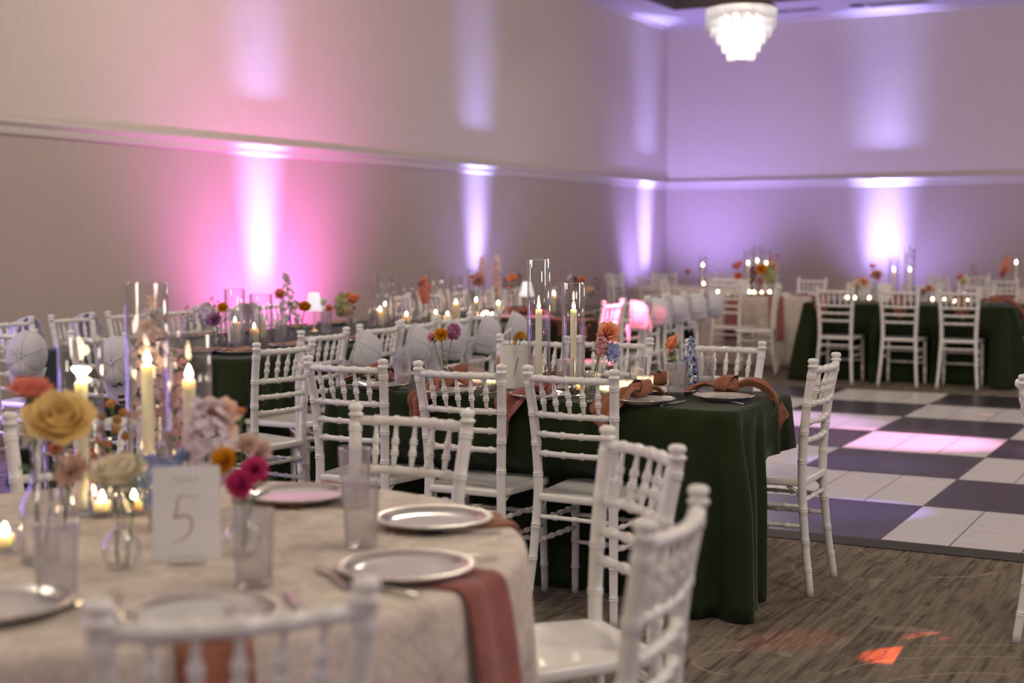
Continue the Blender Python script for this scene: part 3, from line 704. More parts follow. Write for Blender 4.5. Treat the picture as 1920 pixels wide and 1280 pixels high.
# napkins -------------------------------------------------------------
def cat(pts,n=26):
    pts=[Vector(p) for p in pts]; P=[pts[0]*2-pts[1]]+pts+[pts[-1]*2-pts[-2]]; out=[]
    S=len(pts)-1
    for i in range(n+1):
        q=min(i/n*S,S-1e-6); k=int(q); t=q-k; a,b,c,d=P[k:k+4]
        out.append(.5*((b*2)+(c-a)*t+(a*2-b*5+c*4-d)*t*t+(b*3-a-c*3+d)*t**3))
    return out
def ribbon(m,pts,widths,up=(0,0,1),folds=3,amp=.008,nv=15,ph=0,n=26,side=None):
    c=cat(pts,n); K=len(c)
    def wd(v):
        q=v*(len(widths)-1); k=min(int(q),len(widths)-2); return lerp(widths[k],widths[k+1],q-k)
    sd=[]
    for k in range(K):
        t=(c[min(k+1,K-1)]-c[max(k-1,0)]).normalized()
        s=Vector(side) if side else t.cross(Vector(up))
        s=s-t*s.dot(t)
        s=s.normalized() if s.length>1e-5 else (sd[-1] if sd else Vector((1,0,0)))
        if sd and s.dot(sd[-1])<0 and not side: s=-s
        sd.append(s)
    def fn(v,u):
        k=min(int(round(v*(K-1))),K-1); t=(c[min(k+1,K-1)]-c[max(k-1,0)]).normalized(); nn=sd[k].cross(t)
        w=wd(v); x=(u-.5)*w; f=amp*min(1,w/.08)*sin(folds*2*PI*(u-.5)+ph+.8*v)
        return c[k]+sd[k]*x+nn*f
    m.grid(fn,K,nv)
def knot_napkin(center, a, tails, label, m=None, size=1, zrot=0):
    """a knotted cloth napkin: lumpy knot, collar wrap and tails given as control points relative to the knot"""
    t=thing('knotted_napkin',label,'napkin',center); m=m or M_NAP; KM=Matrix.Rotation(rad(a),4,'Z')
    k=MB(); S=size
    def kn(u,v):
        th=2*PI*u; ph=PI*v; r=1+.13*sin(3*th+4*ph)+.07*sin(7*th-3*ph)
        return (.052*S*cos(ph)*1.0, .030*S*sin(ph)**.8*r*cos(th), .026*S*sin(ph)**.8*r*sin(th)+.026*S)
    k.grid(kn,28,16,cu=True,M=KM)
    def wrap(u,v):
        th=2*PI*u; x=lerp(-.022,.022,v)*S; r=1.12+.05*sin(2*PI*v*3+th)
        return (x+.014*S*sin(th), .033*S*r*cos(th), .0285*S*r*sin(th)+.028*S)
    k.grid(wrap,28,9,cu=True,M=KM); k.build('knot',m,t)
    for i,(pts,ws,fo) in enumerate(tails):
        b=MB(); ribbon(b,pts,ws,folds=fo,amp=.012*S,ph=i*1.3); o=solid(b.build('tail',m,t),.003)
    return t
def over(d,dx,L,w=.15,dx0=0,tip=.02):
    """a tail running from the knot over the table edge d metres away (towards -Y) and hanging L below it"""
    return ([(dx0,-.03,.03),(lerp(dx0,dx,.35),-d*.5,.032),(lerp(dx0,dx,.7),-(d-.02),.004),(lerp(dx0,dx,.9),-(d+.045),-.030),(dx,-(d+.058),-.05-L*.45),(dx*1.08,-(d+.062),-.03-L)],[.035,w*.6,w,w*1.05,w*.85,tip],2)
def flat_napkin(pts,width,side,label,m=None):
    b=MB(); ribbon(b,pts,[width,width,width*.98,width*1.02,width],folds=1.2,amp=.004,n=40,side=side)
    o=solid(b.build('folded_napkin',m or M_NAP),.004); return tag(o,label,'napkin')
# flowers -------------------------------------------------------------
def frame(p,d):
    d=Vector(d).normalized(); u=d.cross(Vector((0,0,1)) if abs(d.z)<.95 else Vector((1,0,0))).normalized(); w=d.cross(u)
    return Matrix(((u.x,w.x,d.x,p[0]),(u.y,w.y,d.y,p[1]),(u.z,w.z,d.z,p[2]),(0,0,0,1)))
def petal(m,M,az,r0,L,W,a0,a1,cup=.3,ruf=0,z0=0,nu=6,nv=5,tip=.5,rr=rnd):
    p1=rr.uniform(0,6); A=Matrix.Rotation(az,4,'Z')
    path=[];x=r0;z=z0;n=nu-1
    for i in range(nu):
        path.append((x,z)); a=rad(lerp(a0,a1,(i+.5)/n)); x+=L/n*sin(a); z+=L/n*cos(a)
    def fn(u,v):
        k=min(int(round(u*n)),n); px,pz=path[k]; w=W*(sin(PI*min(1,.12+u*(1-.12-.5*(1-tip))))**.7)
        s=2*v-1; y=w*.5*s; c=cup*w*.5*s*s; a=rad(lerp(a0,a1,u))
        f=ruf*u*sin(9*s+p1)
        return (px-c*cos(a)+f*cos(a), y, pz+c*sin(a)+f*sin(a))
    m.grid(fn,nu,nv,M=M@A)
def blossom(m,kind,s,M,rr):
    """s: diameter in metres; M: frame, +Z out of the flower's face"""
    R=s/2; G=2.39996
    if kind=='ranunculus' or kind=='rose':
        rows=[(5,.04,.40,.42,-22,-30),(6,.07,.55,.55,-12,-18),(7,.12,.70,.66,0,-10),(8,.16,.82,.78,14,-2),(8,.20,.95,.92,30,10),(8,.22,1.04,1.02,48,26),(7,.22,1.06,1.06,70,50)]
        if kind=='rose': rows=[(4,.03,.55,.45,-14,-24),(4,.05,.75,.62,-6,-12),(5,.10,.95,.78,4,4),(5,.13,1.08,.95,14,30),(5,.15,1.15,1.05,28,66),(4,.16,1.12,1.05,48,100)]
        o=0
        for (n,r0,L,W,a0,a1) in rows:
            for i in range(n):
                petal(m,M,o+2*PI*i/n+rr.uniform(-.12,.12),r0*R,L*R*rr.uniform(.93,1.07),W*R,a0+rr.uniform(-4,4),a1+rr.uniform(-6,6),.35,.03*R,z0=-.45*R,tip=.75,rr=rr)
            o+=.7
    elif kind=='mum':
        for k in range(7):
            n=[6,10,14,18,20,20,18][k]; a=[6,18,33,50,68,88,108][k]
            for i in range(n):
                petal(m,M,2*PI*i/n+k*.37+rr.uniform(-.08,.08),.06*R,R*rr.uniform(.88,1.02),R*.26,a-8,a-22+rr.uniform(-8,8),-.35,0,z0=-.05*R,nu=4,nv=3,tip=.9,rr=rr)
    elif kind=='carnation':
        for k in range(6):
            n=[4,6,8,9,10,9][k]; a=[5,20,38,55,72,88][k]
            for i in range(n):
                petal(m,M,2*PI*i/n+k*.5+rr.uniform(-.15,.15),.05*R,R*rr.uniform(.85,1.1),R*.72,a-10,a+4,.1,.10*R,z0=-.3*R,nu=5,nv=8,tip=1.0,rr=rr)
    elif kind=='daisy':
        for i in range(9): petal(m,M,2*PI*i/9+rr.uniform(-.08,.08),.10*R,R*.92,R*.46,62,84+rr.uniform(-10,8),.15,.02*R,tip=.8,rr=rr)
    elif kind=='floret':
        for i in range(5): petal(m,M,2*PI*i/5+rr.uniform(-.1,.1),.06*R,R*.95,R*.85,55,80,.1,.03*R,nu=3,nv=3,tip=.8,rr=rr)
    elif kind=='bud':
        m.ball((0,0,0),(R*.8,R*.8,R),8,M=M)
def stem_curve(base,head,bend=(0,0,0),n=10):
    b=Vector(base);h=Vector(head);mid=(b+h)/2+Vector(bend)
    return [(1-t)**2*b+2*t*(1-t)*mid+t*t*h for t in [i/n for i in range(n+1)]]
FL=[0]
def flower(kind,colour,size,base,head,label,face=None,bend=(0,0,0),leaves=1,name=None,stemr=.0018,spread=None,core=None):
    """a cut stem standing in a vase: stem, leaf and blossom parts"""
    FL[0]+=1; rr=random.Random(FL[0]*7+3)
    NM={'ranunculus':'ranunculus','rose':'rose','mum':'chrysanthemum','carnation':'carnation','daisy':'cosmos','spike':'delphinium','cluster':'stock_flower','berry':'berry_sprig','sprig':'filler_sprig'}
    t=thing(name or NM[kind],label,'flower',base); b=Vector(base); hd=Vector(head)-b
    pts=stem_curve((0,0,0),hd,bend); d=(pts[-1]-pts[-2]).normalized()
    MB().tube(pts,[stemr*1.15]*4+[stemr]*(len(pts)-4),6).build('stem',M_STEM,t)
    for i in range(leaves):
        q=pts[int(len(pts)*(.62+.12*i))]; az=rr.uniform(0,6.28)
        m=MB(); petal(m,frame(q,(cos(az)*.4,sin(az)*.4,1)),0,.001,.045,.014,35,75,.2,0,nu=6,nv=3,tip=.2,rr=rr); m.build('leaf',M_LEAF,t)
    f=Vector(face) if face else d
    if kind in ('ranunculus','rose','mum','carnation','daisy'):
        m=MB(); blossom(m,kind,size,frame(hd,f),rr); m.build('blossom',F[colour],t)
        if kind=='daisy': MB().ball((0,0,.002),(size*.09,size*.09,size*.05),8,M=frame(hd,f)).build('flower_eye',F['yolk'],t)
        m=MB()
        if kind!='daisy':
            Fm=frame(hd,f)
            for i in range(5): petal(m,Fm,2*PI*i/5+.3,.002,size*.30,size*.13,100,70,.1,0,z0=-size*.30,nu=4,nv=3,tip=.2,rr=rr)
            m.tube([Fm@Vector((0,0,-size*.34)),Fm@Vector((0,0,-size*.22))],[stemr,size*.10],8)
            m.build('sepals',M_LEAF,t)
    elif kind in ('spike','cluster'):
        L=spread or .12; m=MB(); N=int(44 if kind=='spike' else 84)
        dd=f.normalized(); u=dd.cross(Vector((1,0,0))).normalized(); w=dd.cross(u)
        for i in range(N):
            k=i/(N-1); a=2.39996*i
            if kind=='spike': r=size*(.62-.50*k); p=hd+dd*(L*(k-.75)); o=u*cos(a)+w*sin(a); q=p+o*r; fd=o+dd*.35
            else:
                z=1-2*k; r=math.sqrt(max(0,1-z*z)); o=u*cos(a)*r+w*sin(a)*r+dd*z; g=rr.uniform(.55,1.08); q=hd+Vector((o.x*size*.8*g,o.y*size*.8*g,o.z*L*.6*rr.uniform(.8,1.05)+rr.uniform(-.1,.1)*size)); fd=o+Vector((rr.uniform(-.5,.5),rr.uniform(-.5,.5),rr.uniform(-.3,.5)))
            if fd.length<.01: fd=dd
            blossom(m,'floret' if k<.82 or kind=='cluster' else 'bud',size*(.55 if kind=='spike' else .56)*(1-.45*k if kind=='spike' else 1)*rr.uniform(.85,1.15),frame(q,fd),rr)
        m.build('florets',F[colour],t)
        MB().tube([hd-dd*L*.8,hd+dd*L*(.25 if kind=='spike' else .1)],[stemr,stemr*.5],6).build('flower_stalk',M_STEM,t)
    elif kind in ('berry','sprig'):
        m=MB(); L=spread or .10; dd=f.normalized(); u=dd.cross(Vector((1,0,0))).normalized(); w=dd.cross(u)
        m.c=1; m.tube([hd-dd*L*.9,hd+dd*L*.25],.0011,5)
        for i in range(13):
            k=i/12; a=2.4*i; o=(u*cos(a)+w*sin(a))*(L*.26*(1-.4*k))+dd*(L*(k-.7)); q=hd+o
            m.c=0; m.ball(q,size*rr.uniform(.75,1.15)*(.9 if kind=='berry' else .7),8); m.c=1; m.tube([hd+dd*(L*(k-.88)),hd+dd*(L*(k-.80))+o*.3-dd*(L*(k-.7))*.3,q],.0008,5)
        m.build('berry_cluster' if kind=='berry' else 'bud_cluster',[F[colour],M_STEM],t)
    return t
# cards --------------------------------------------------------------
def card(pos, yaw, digit, label):
    t=thing('table_number_card',label,'table number',pos,rad(yaw))
    MB().box(-.0635,.0635,-.0006,.0006,.010,.188,M=Matrix.Rotation(rad(-6),4,'X')).build('card',M_CARD,t,False)
    b=MB().lathe([(0,0),(.024,0),(.024,.012),(.022,.014),(0,.014)],24,M=Matrix.Diagonal((1.5,.6,1,1))).build('stand',M_GLASS,t); b['label']='clear stand holding the card'
    T=Matrix.Rotation(rad(-6),4,'X')
    if not digit: return t
    S={'5':[(.024,.128),(-.004,.130),(-.014,.128),(-.018,.105),(-.022,.090),(-.006,.094),(.008,.088),(.010,.072),(.002,.056),(-.014,.045),(-.030,.042)],
       '1':[(.012,.138),(.010,.130),(.004,.110),(-.002,.088),(-.006,.066),(-.010,.048)]}[digit]
    c=cat([(x,-.0014,z) for x,z in S],40); rs=[.0009+.0016*sin(PI*i/(len(c)-1))**1.5 for i in range(len(c))]
    m=MB(); m.tube(c,rs,6,M=T@Matrix.Diagonal((1,.3,1,1)))
    if digit=='1': m.tube(cat([(.012,-.0014,.138),(.008,-.0014,.128),(.003,-.0014,.112)],12),.0016,6,M=T@Matrix.Diagonal((1,.3,1,1)))
    o=m.build('numeral',M_INK,t); o['label']='bronze hand-lettered numeral '+digit
    cu=bpy.data.curves.new('word','FONT'); cu.body='TABLE'; cu.size=.012; cu.align_x='CENTER'; cu.space_character=1.5; cu.extrude=.0001; cu.materials.append(M_GREY)
    o=bpy.data.objects.new('heading',cu); COL.objects.link(o); me=bpy.data.meshes.new_from_object(o.evaluated_get(bpy.context.evaluated_depsgraph_get())); bpy.data.objects.remove(o)
    o=bpy.data.objects.new('heading',me); COL.objects.link(o); o.parent=t; o.matrix_local=T@Matrix.Translation((0,-.0012,.158))@Matrix.Rotation(PI/2,4,'X')
    return t
# pleated lamp ---------------------------------------------------------
M_SHADE=mat('pleated_shade',(.85,.84,.86),.7,nscale=20,namt=.03,emit=(.93,.90,1.0),estr=.55)
def make_lamp():
    t=thing('table_lamp','','lamp')
    n=96
    def fn(u,v):
        a=2*PI*u; r=lerp(.092,.050,v)*(1+.045*cos(24*a)); return (r*cos(a),r*sin(a),lerp(.165,.305,v)+(.004*cos(24*a) if v<.01 else 0))
    solid(MB().grid(fn,n,6,cu=True).build('pleated_shade',M_SHADE,t),.0015)
    MB().lathe([(0,0),(.048,0),(.050,.004),(.046,.010),(.012,.014),(.006,.02),(.0055,.20),(.004,.29),(0,.295)],24).build('brass_stem',M_GOLD,t)
    MB().ball((0,0,.22),(.02,.02,.028),10).build('bulb',emis('lamp_bulb',(1,.93,.86),14),t)
    return t
LAMP=Proto(make_lamp)
# chandelier ----------------------------------------------------------
def chandelier(p):
    t=thing('chandelier','tiered crystal drop chandelier hanging from the ceiling tray','chandelier',p)
    cr=glass('crystal',(.97,.96,.98),1.5,.05,.10,3); nt=cr.node_tree; out=[n for n in nt.nodes if n.type=='OUTPUT_MATERIAL'][0]; src=out.inputs[0].links[0].from_socket
    tl=nt.nodes.new('ShaderNodeBsdfTranslucent'); tl.inputs[0].default_value=(.95,.95,.97,1); mm=nt.nodes.new('ShaderNodeMixShader'); mm.inputs[0].default_value=.45
    nt.links.new(src,mm.inputs[1]); nt.links.new(tl.outputs[0],mm.inputs[2]); nt.links.new(mm.outputs[0],out.inputs[0])
    tiers=[(.395,.595,.35),(.335,.47,.26),(.265,.38,.18),(.205,.29,.09),(.145,.20,.0)]
    MB().lathe([(.0,.618),(.40,.618),(.408,.612),(.408,.598),(.40,.596),(0,.596)],48).build('top_ring',mat('dark_bronze',(.05,.035,.025),.45,metal=.3),t)
    MB().tube([(0,0,.6),(0,0,1.95)],.011,8).build('rod',M_GOLD,t)
    MB().lathe([(0,1.95),(.07,1.95),(.075,1.935),(.02,1.91),(0,1.91)],24).build('canopy',M_GOLD,t)
    for (r,z1,z0) in tiers:
        n=int(2*PI*r/.036); m=MB()
        for i in range(n):
            a=2*PI*i/n; M=Matrix.Translation((r*cos(a),r*sin(a),0))@Matrix.Rotation(a,4,'Z')
            m.lathe([(0,z0),(.008,z0+.008),(.0135,z0+.026),(.0135,z1-.01),(0,z1)],6,M=M)
        o=m.build('crystal_tier',cr,t,False)
        q=MB(); q.tube([(r*cos(2*PI*i/40),r*sin(2*PI*i/40),z1) for i in range(41)],.006,6); q.build('tier_hoop',M_GOLD,o)
    b=emis('chandelier_lamp',(1,.95,.90),CHEM)
    for (z,r,n) in ((.07,.0,1),(.15,.08,4),(.24,.13,6),(.34,.17,8),(.46,.22,10)):
        for i in range(n):
            q=2*PI*i/n+z*9; MB().ball((r*cos(q),r*sin(q),z),(.038,.038,.050),12).build('bulb',b,t)
    return t

# ================================================================== ROUND TABLE WITH CARD 5
T1=(-2.0,2.19); R1=.755; TZ=.76
round_cloth(*T1,R1,'cream textured linen cloth on the round table with card 5',M_CREAM,3,nf=11,fold=.028)
def t1chair(mid,lab,df=0):
    chair(mid,math.degrees(math.atan2(T1[1]-mid[1],T1[0]-mid[0]))+df,lab,'white chairs at the cream table with card 5')
t1chair((-1.17,1.447),'white chair at the cream card 5 table, closest to the camera and seen from behind')
t1chair((-.888,2.305),'white chair with glossy empty seat beside the rose napkin hanging off the cream table')
t1chair((-1.272,3.072),'white chair seen edge on between the cream card 5 table and the green table')
t1chair((-2.054,3.299),'white chair tucked behind the cream card 5 table, back to the green table')
t1chair((-2.83,2.83),'white chair at the cream card 5 table behind the yellow ranunculus vase')
for p,l in (((-1.507,1.767,0.775),'silver rimmed plate under the back of the closest white chair'),((-1.389,2.204,0.775),'silver rimmed plate lying on the rose napkin that hangs over the cream table edge'),
            ((-1.579,2.617,0.775),'silver rimmed plate beside the lone upright tumbler on the cream table'),((-2.019,2.721,0.775),'silver rimmed plate with violet glow behind the magenta flowers'),
            ((-1.851,1.654,0.775),'silver rimmed plate cut off by the photo edge on the cream table')):
    PLATE.at((p[0],p[1],TZ+.004),rnd.uniform(0,6),l)
def t1nap(p,label,end,w=.135,m=None,hang=.22):
    dx,dy=p[0]-T1[0],p[1]-T1[1]; d=math.hypot(dx,dy); u=(dx/d,dy/d)
    pr=[(d-.10,TZ+.004),(d,TZ+.004),(R1-.03,TZ+.004),(R1+.010,TZ+.002)]
    if end=='hang': pr+=[(R1+.028,TZ-.03),(R1+.050,TZ-.16),(R1+.066,TZ-.36),(R1+.075,hang)]
    else: pr+=[(R1+.026,TZ-.03),(R1+.034,TZ-.09)]
    flat_napkin([(T1[0]+r*u[0],T1[1]+r*u[1],z) for r,z in pr],w,(-u[1],u[0],0),label,m)
t1nap((-1.507,1.767,0.775),'terracotta napkin hanging off the cream table behind the closest chair','hang',.12)
t1nap((-1.389,2.204,0.775),'rose napkin hanging long over the edge of the cream table beside the glossy seat','hang',.15,M_NAPP)
t1nap((-1.579,2.617,0.775),'terracotta napkin end showing under the plate nearest the green card 1 table','short')
t1nap((-2.019,2.721,0.775),'dark terracotta napkin under the violet lit plate','short')
def lay(PR,p,ang,label): PR.at((p[0],p[1],TZ+.002),rad(ang),label)
def ang2(a,b): return math.degrees(math.atan2(b[1]-a[1],b[0]-a[0]))-90
def lay2(PR,a,b,label): lay(PR,a,ang2(a,b),label)
lay2(SPOON,(-1.410,2.610,0.760),(-1.539,2.523,0.760),'silver spoon between the two plates by the cream table edge')
lay2(KNIFE,(-1.295,2.388,0.760),(-1.417,2.323,0.760),'silver knife handle sticking out beyond the plate on the rose napkin')
lay2(FORK,(-1.414,2.050,0.760),(-1.517,2.131,0.760),'silver fork with dark tines before the plate on the rose napkin')
lay2(SPOON,(-1.278,2.063,0.760),(-1.389,2.077,0.760),'short silver spoon near the hanging rose napkin')
lay2(KNIFE,(-1.352,1.839,0.760),(-1.592,2.082,0.760),'silver knife by the closest chair top rail')
lay2(FORK,(-1.629,1.710,0.760),(-1.787,1.866,0.760),'silver fork standing out left of the plate behind the closest chair')
lay2(KNIFE,(-1.760,1.552,0.760),(-1.758,1.690,0.760),'dark silver knife in front of the ribbed tumbler at the photo edge')
for p,l in (((-1.806,1.751,0.760),'ribbed tumbler of water before the tall stemmed bottle vase'),((-1.580,1.998,0.760),'ribbed tumbler of water standing to the side of card 5'),
            ((-1.594,2.360,0.760),'tall ribbed tumbler alone before the silver rimmed plates'),((-1.850,2.716,0.760),'ribbed tumbler half hidden behind the lone tumbler on the cream table')):
    TUMB.at(p,rnd.uniform(0,1),l)
votive((-2.197,1.996,0.760),'at the photo edge on the cream table',False)
votive((-2.286,2.356,0.760),'behind the cream flower bulb vase',False)
votive((-2.240,2.408,0.760),'beside card 5 on the cream table',False)
votive((-2.198,2.473,0.760),'hidden behind card 5',False)
for p,h,ch,w,l in (((-2.350,2.364,0.760),.40,.292,4.2,'with the wide flickering flame'),((-2.295,2.519,0.760),.52,.32,1.25,'tallest of the three on the cream table'),((-2.123,2.463,0.760),.415,.298,1.3,'behind card 5')):
    cylinder(p,h,'clear glass hurricane cylinder '+l,.050)
    candle((p[0],p[1],TZ+.008),ch,.0145,'ivory taper candle in the glass cylinder '+l,wide=w)
# flowers on the cream table
vase('bottle',(-2.071,1.967,0.760),'clear bottle vase holding coral and yellow ranunculus')
B=(-2.071,1.967,0.760); b=(B[0],B[1],B[2]+.01)
flower('ranunculus','coral',.080,b,(-2.106,1.985,1.092),'coral ranunculus standing tallest over the yellow one',(.05,-.05,1))
flower('ranunculus','yellow',.125,(b[0]+.01,b[1],b[2]),(-2.041,1.997,1.035),'large yellow ranunculus leaning out of the bottle vase',(.55,-.45,.75))
flower('carnation','cream',.075,(b[0]-.01,b[1],b[2]),(-2.116,2.002,1.010),'small cream blossom under the coral ranunculus',(-.6,-.4,.6))
vase('bulb',(-1.888,1.993,0.760),'clear bulb vase with crossing green stems beside card 5')
B=(-1.888,1.993,0.760)
flower('ranunculus','cream',.098,(B[0]-.012,B[1],B[2]+.008),(-1.911,2.009,0.942),'cream ranunculus in the bulb vase beside card 5',(.1,-.35,.95),stemr=.0024)
flower('sprig','sage',.008,(B[0]+.012,B[1],B[2]+.008),(-1.890,2.043,0.944),'thin green sprig crossing in the bulb vase',spread=.08)
vase('bulb',(-1.750,2.184,0.760),'small clear bulb vase of magenta flowers')
B=(-1.750,2.184,0.760); b=(B[0],B[1],B[2]+.008)
flower('mum','magenta',.060,b,(-1.755,2.228,0.924),'upper magenta chrysanthemum beside the mustard one',(.4,-.8,.5))
flower('mum','magenta',.068,b,(-1.766,2.199,0.900),'lower magenta chrysanthemum above the small bulb vase',(-.1,-.9,.3))
flower('mum','mustard',.064,b,(-1.826,2.224,0.938),'mustard chrysanthemum next to card 5',(-.3,-.9,.4))
flower('carnation','blush',.052,b,(-1.798,2.262,0.971),'pale peach carnation above the magenta chrysanthemums',(.4,-.5,.7))
flower('carnation','blush',.046,b,(-1.786,2.291,0.953),'small peach carnation beside the pale peach one',(.7,-.5,.5))
flower('ranunculus','peach',.022,b,(-1.824,2.270,1.033),'closed peach bud on a green stem over the carnations')
vase('cup',(-2.016,2.385,0.760),'ribbed vase of lilac stock behind card 5')
B=(-2.016,2.385,0.760); b=(B[0],B[1],B[2]+.012)
flower('cluster','lilac',.062,b,(-1.964,2.332,0.944),'lilac stock flower cluster above card 5',(.1,-.2,1),spread=.17)
flower('rose','blush',.095,b,(-1.966,2.376,1.001),'blush rose above the lilac stock',(.55,-.4,.7))
flower('rose','pink',.060,b,(-2.028,2.389,0.976),'small pink rose half behind the lilac stock',(-.4,-.4,.7))
vase('bud',(-2.083,2.317,0.760),'narrow bud vase with blue delphinium behind card 5')
B=(-2.083,2.317,0.760); b=(B[0],B[1],B[2]+.01)
flower('spike','blue',.050,b,(-2.004,2.277,0.915),'pale blue delphinium lying low between the cylinders',(.6,.35,.6),spread=.13)
flower('spike','blue',.046,b,(-2.041,2.257,0.911),'short blue delphinium spray beside the cream ranunculus',(-.6,-.3,.6),spread=.09)
vase('bottle',(-2.300,2.593,0.760),'bottle vase of tall pale pink stock behind the cylinders')
B=(-2.300,2.593,0.760); b=(B[0],B[1],B[2]+.01)
flower('cluster','blush',.058,b,(-2.339,2.586,1.035),'tall pale pink stock behind the tallest cylinder',(0,0,1),spread=.32)
flower('cluster','pink',.050,b,(-2.274,2.598,0.974),'pink stock between the two rear cylinders',(.1,0,1),spread=.22)
vase('bud',(-2.255,2.213,0.760),'bud vase of peach carnations behind the bottle vase')
B=(-2.255,2.213,0.760); b=(B[0],B[1],B[2]+.01)
flower('carnation','blush',.078,b,(-2.220,2.197,0.895),'peach carnation glowing behind the bottle vase',(.2,-.7,.6))
flower('carnation','coral',.042,b,(-2.261,2.198,0.937),'small coral carnation behind the yellow ranunculus',(-.2,-.6,.7))
vase('bud',(-2.337,2.422,0.760),'bud vase of red berries behind the flickering candle')
B=(-2.337,2.422,0.760); b=(B[0],B[1],B[2]+.01)
flower('berry','berry',.011,b,(-2.311,2.420,0.970),'red and yellow berry sprig beside the flickering candle',(.1,0,1),spread=.14)
flower('berry','coral',.009,b,(-2.335,2.407,0.897),'lower red berry sprig beside the flickering candle',(-.2,0,1),spread=.10)
card((-1.803,2.078,0.760),38,'5','white table card with bronze numeral 5 on the cream table')
# ================================================================== GREEN TABLE WITH CARD 1
rect_cloth(-3.45,-1.685,4.87,5.575,'dark green velvet cloth on the table with card 1',M_GREEN,5,flare=.014)
for m,f,l in (((-3.143,4.54),90,'white chair at the near side of the card 1 table, farthest from the dance floor'),((-2.632,4.54),92,'white chair at the near side of the card 1 table, before the card'),
              ((-2.186,4.56),88,'white chair at the near side of the card 1 table, closest to the dance floor'),((-1.51,5.51),180.8,'white chair at the dance floor end of the card 1 table'),
              ((-3.09,6.06),-88,'white chair across the card 1 table behind the yellow flowers'),((-2.70,6.15),-88,'white chair across the card 1 table behind the shorter glass cylinder'),((-2.16,6.16),-90,'white chair across the card 1 table behind the blue delphinium')):
    chair(m,f,l,'white chairs at the green table with card 1')
for p,l in (((-3.229,4.939,0.775),'plate with knotted napkin at the far end of the card 1 table'),((-2.876,4.867,0.775),'plate with knotted napkin before the mustard chrysanthemum'),((-2.475,4.904,0.775),'plate beside the foot of card 1'),
            ((-2.052,4.941,0.775),'plate with knotted napkin in front of the row of glowing votives'),((-1.823,5.186,0.775),'plate with knotted napkin at the dance floor end of the card 1 table'),
            ((-2.090,5.284,0.775),'plate across the card 1 table behind the tumbler with the peach rose'),((-2.558,5.174,0.775),'plate across the card 1 table behind card 1'),((-3.041,5.292,0.775),'plate across the card 1 table behind the three votives')):
    DISH.at((p[0],p[1],TZ+.003),rnd.uniform(0,6),l,None,(.9,.9,1))
def knap(p,a,tails,l,m=None,s=1): knot_napkin((p[0],p[1],TZ+.016),a,tails,l,m,s)
knap((-3.288,5.058,0.775),-20,[([(-.03,0,.03),(-.09,.02,.05),(-.15,0,.02),(-.20,-.03,0)],[.03,.09,.08,.02],2),([(.03,0,.025),(.08,-.02,.02),(.11,-.03,.006)],[.03,.05,.02],2),([(-.02,.01,.03),(-.06,.05,.07),(-.12,.05,.05)],[.03,.07,.03],2)],'terracotta knotted napkin with a spread tail at the far end of the card 1 table')
q=(-2.946,4.969,0.775); knap(q,70,[over(q[1]-4.87,-.03,.10,.11),([(.02,.03,.03),(.06,.04,.03),(.10,.03,.01)],[.03,.05,.02],2)],'terracotta knotted napkin before the mustard chrysanthemum, tail over the edge')
q=(-2.482,4.965,0.775); knap(q,70,[over(q[1]-4.87,-.10,.20,.15),([(.02,.02,.03),(.05,.05,.05),(.07,.08,.03)],[.03,.05,.02],2)],'rose knotted napkin with a long pointed tail hanging below card 1',M_NAPP)
q=(-2.109,5.034,0.775); knap(q,60,[over(q[1]-4.87,-.06,.07,.13),([(.02,.03,.03),(.05,.05,.03),(.08,.06,.005)],[.03,.05,.02],2)],'terracotta knotted napkin in front of the glowing votives, tail over the edge',None,1.1)
knap((-1.867,5.335,0.775),-8,[([(-.04,0,.025),(-.09,.02,.028),(-.14,0,.014),(-.165,-.03,-.006)],[.03,.05,.05,.02],2),([(.04,0,.03),(.09,.015,.045),(.145,.02,.03),(.185,.03,-.02),(.20,.03,-.08),(.198,.02,-.15)],[.04,.09,.10,.11,.09,.02],2)],'terracotta knotted napkin at the dance floor end, long tail hanging off the table end',None,1.15)
knap((-2.202,5.483,0.775),40,[([(0,.03,.03),(.03,.07,.04),(.05,.11,.02)],[.03,.06,.03],2),([(-.02,-.02,.03),(-.06,-.04,.03),(-.09,-.05,.01)],[.03,.05,.02],2)],'terracotta knotted napkin behind the glowing votives')
knap((-2.630,5.330,0.775),90,[([(0,.03,.03),(-.02,.07,.04),(-.04,.10,.02)],[.03,.06,.03],2),([(0,-.03,.03),(.02,-.06,.03),(.03,-.09,.01)],[.03,.06,.03],2)],'terracotta knotted napkin behind the taller glass cylinder')
knap((-3.112,5.416,0.775),10,[([(-.03,0,.03),(-.08,.01,.03),(-.12,.0,.01)],[.03,.05,.02],2),([(.03,0,.03),(.08,.01,.03),(.12,.02,.01)],[.03,.06,.02],2)],'terracotta knotted napkin behind the mustard chrysanthemum vase')
for p,l in (((-3.159,4.994,0.760),'ribbed tumbler glinting violet by the far end of the card 1 table'),((-3.155,5.245,0.760),'ribbed tumbler behind the second near chair top rail, beside the mustard chrysanthemum'),((-2.859,5.081,0.760),'ribbed tumbler in front of the three votives beside card 1'),
            ((-2.678,5.248,0.760),'ribbed tumbler half hidden behind card 1'),((-2.472,5.126,0.760),'ribbed tumbler before the shorter glass cylinder'),((-2.269,5.394,0.760),'ribbed tumbler behind the row of glowing votives'),
            ((-2.016,5.172,0.760),'ribbed tumbler in front of the peach rose, nearest the table edge'),((-2.010,5.484,0.760),'ribbed tumbler beside the blue delphinium')):
    TUMB.at(p,rnd.uniform(0,1),l)
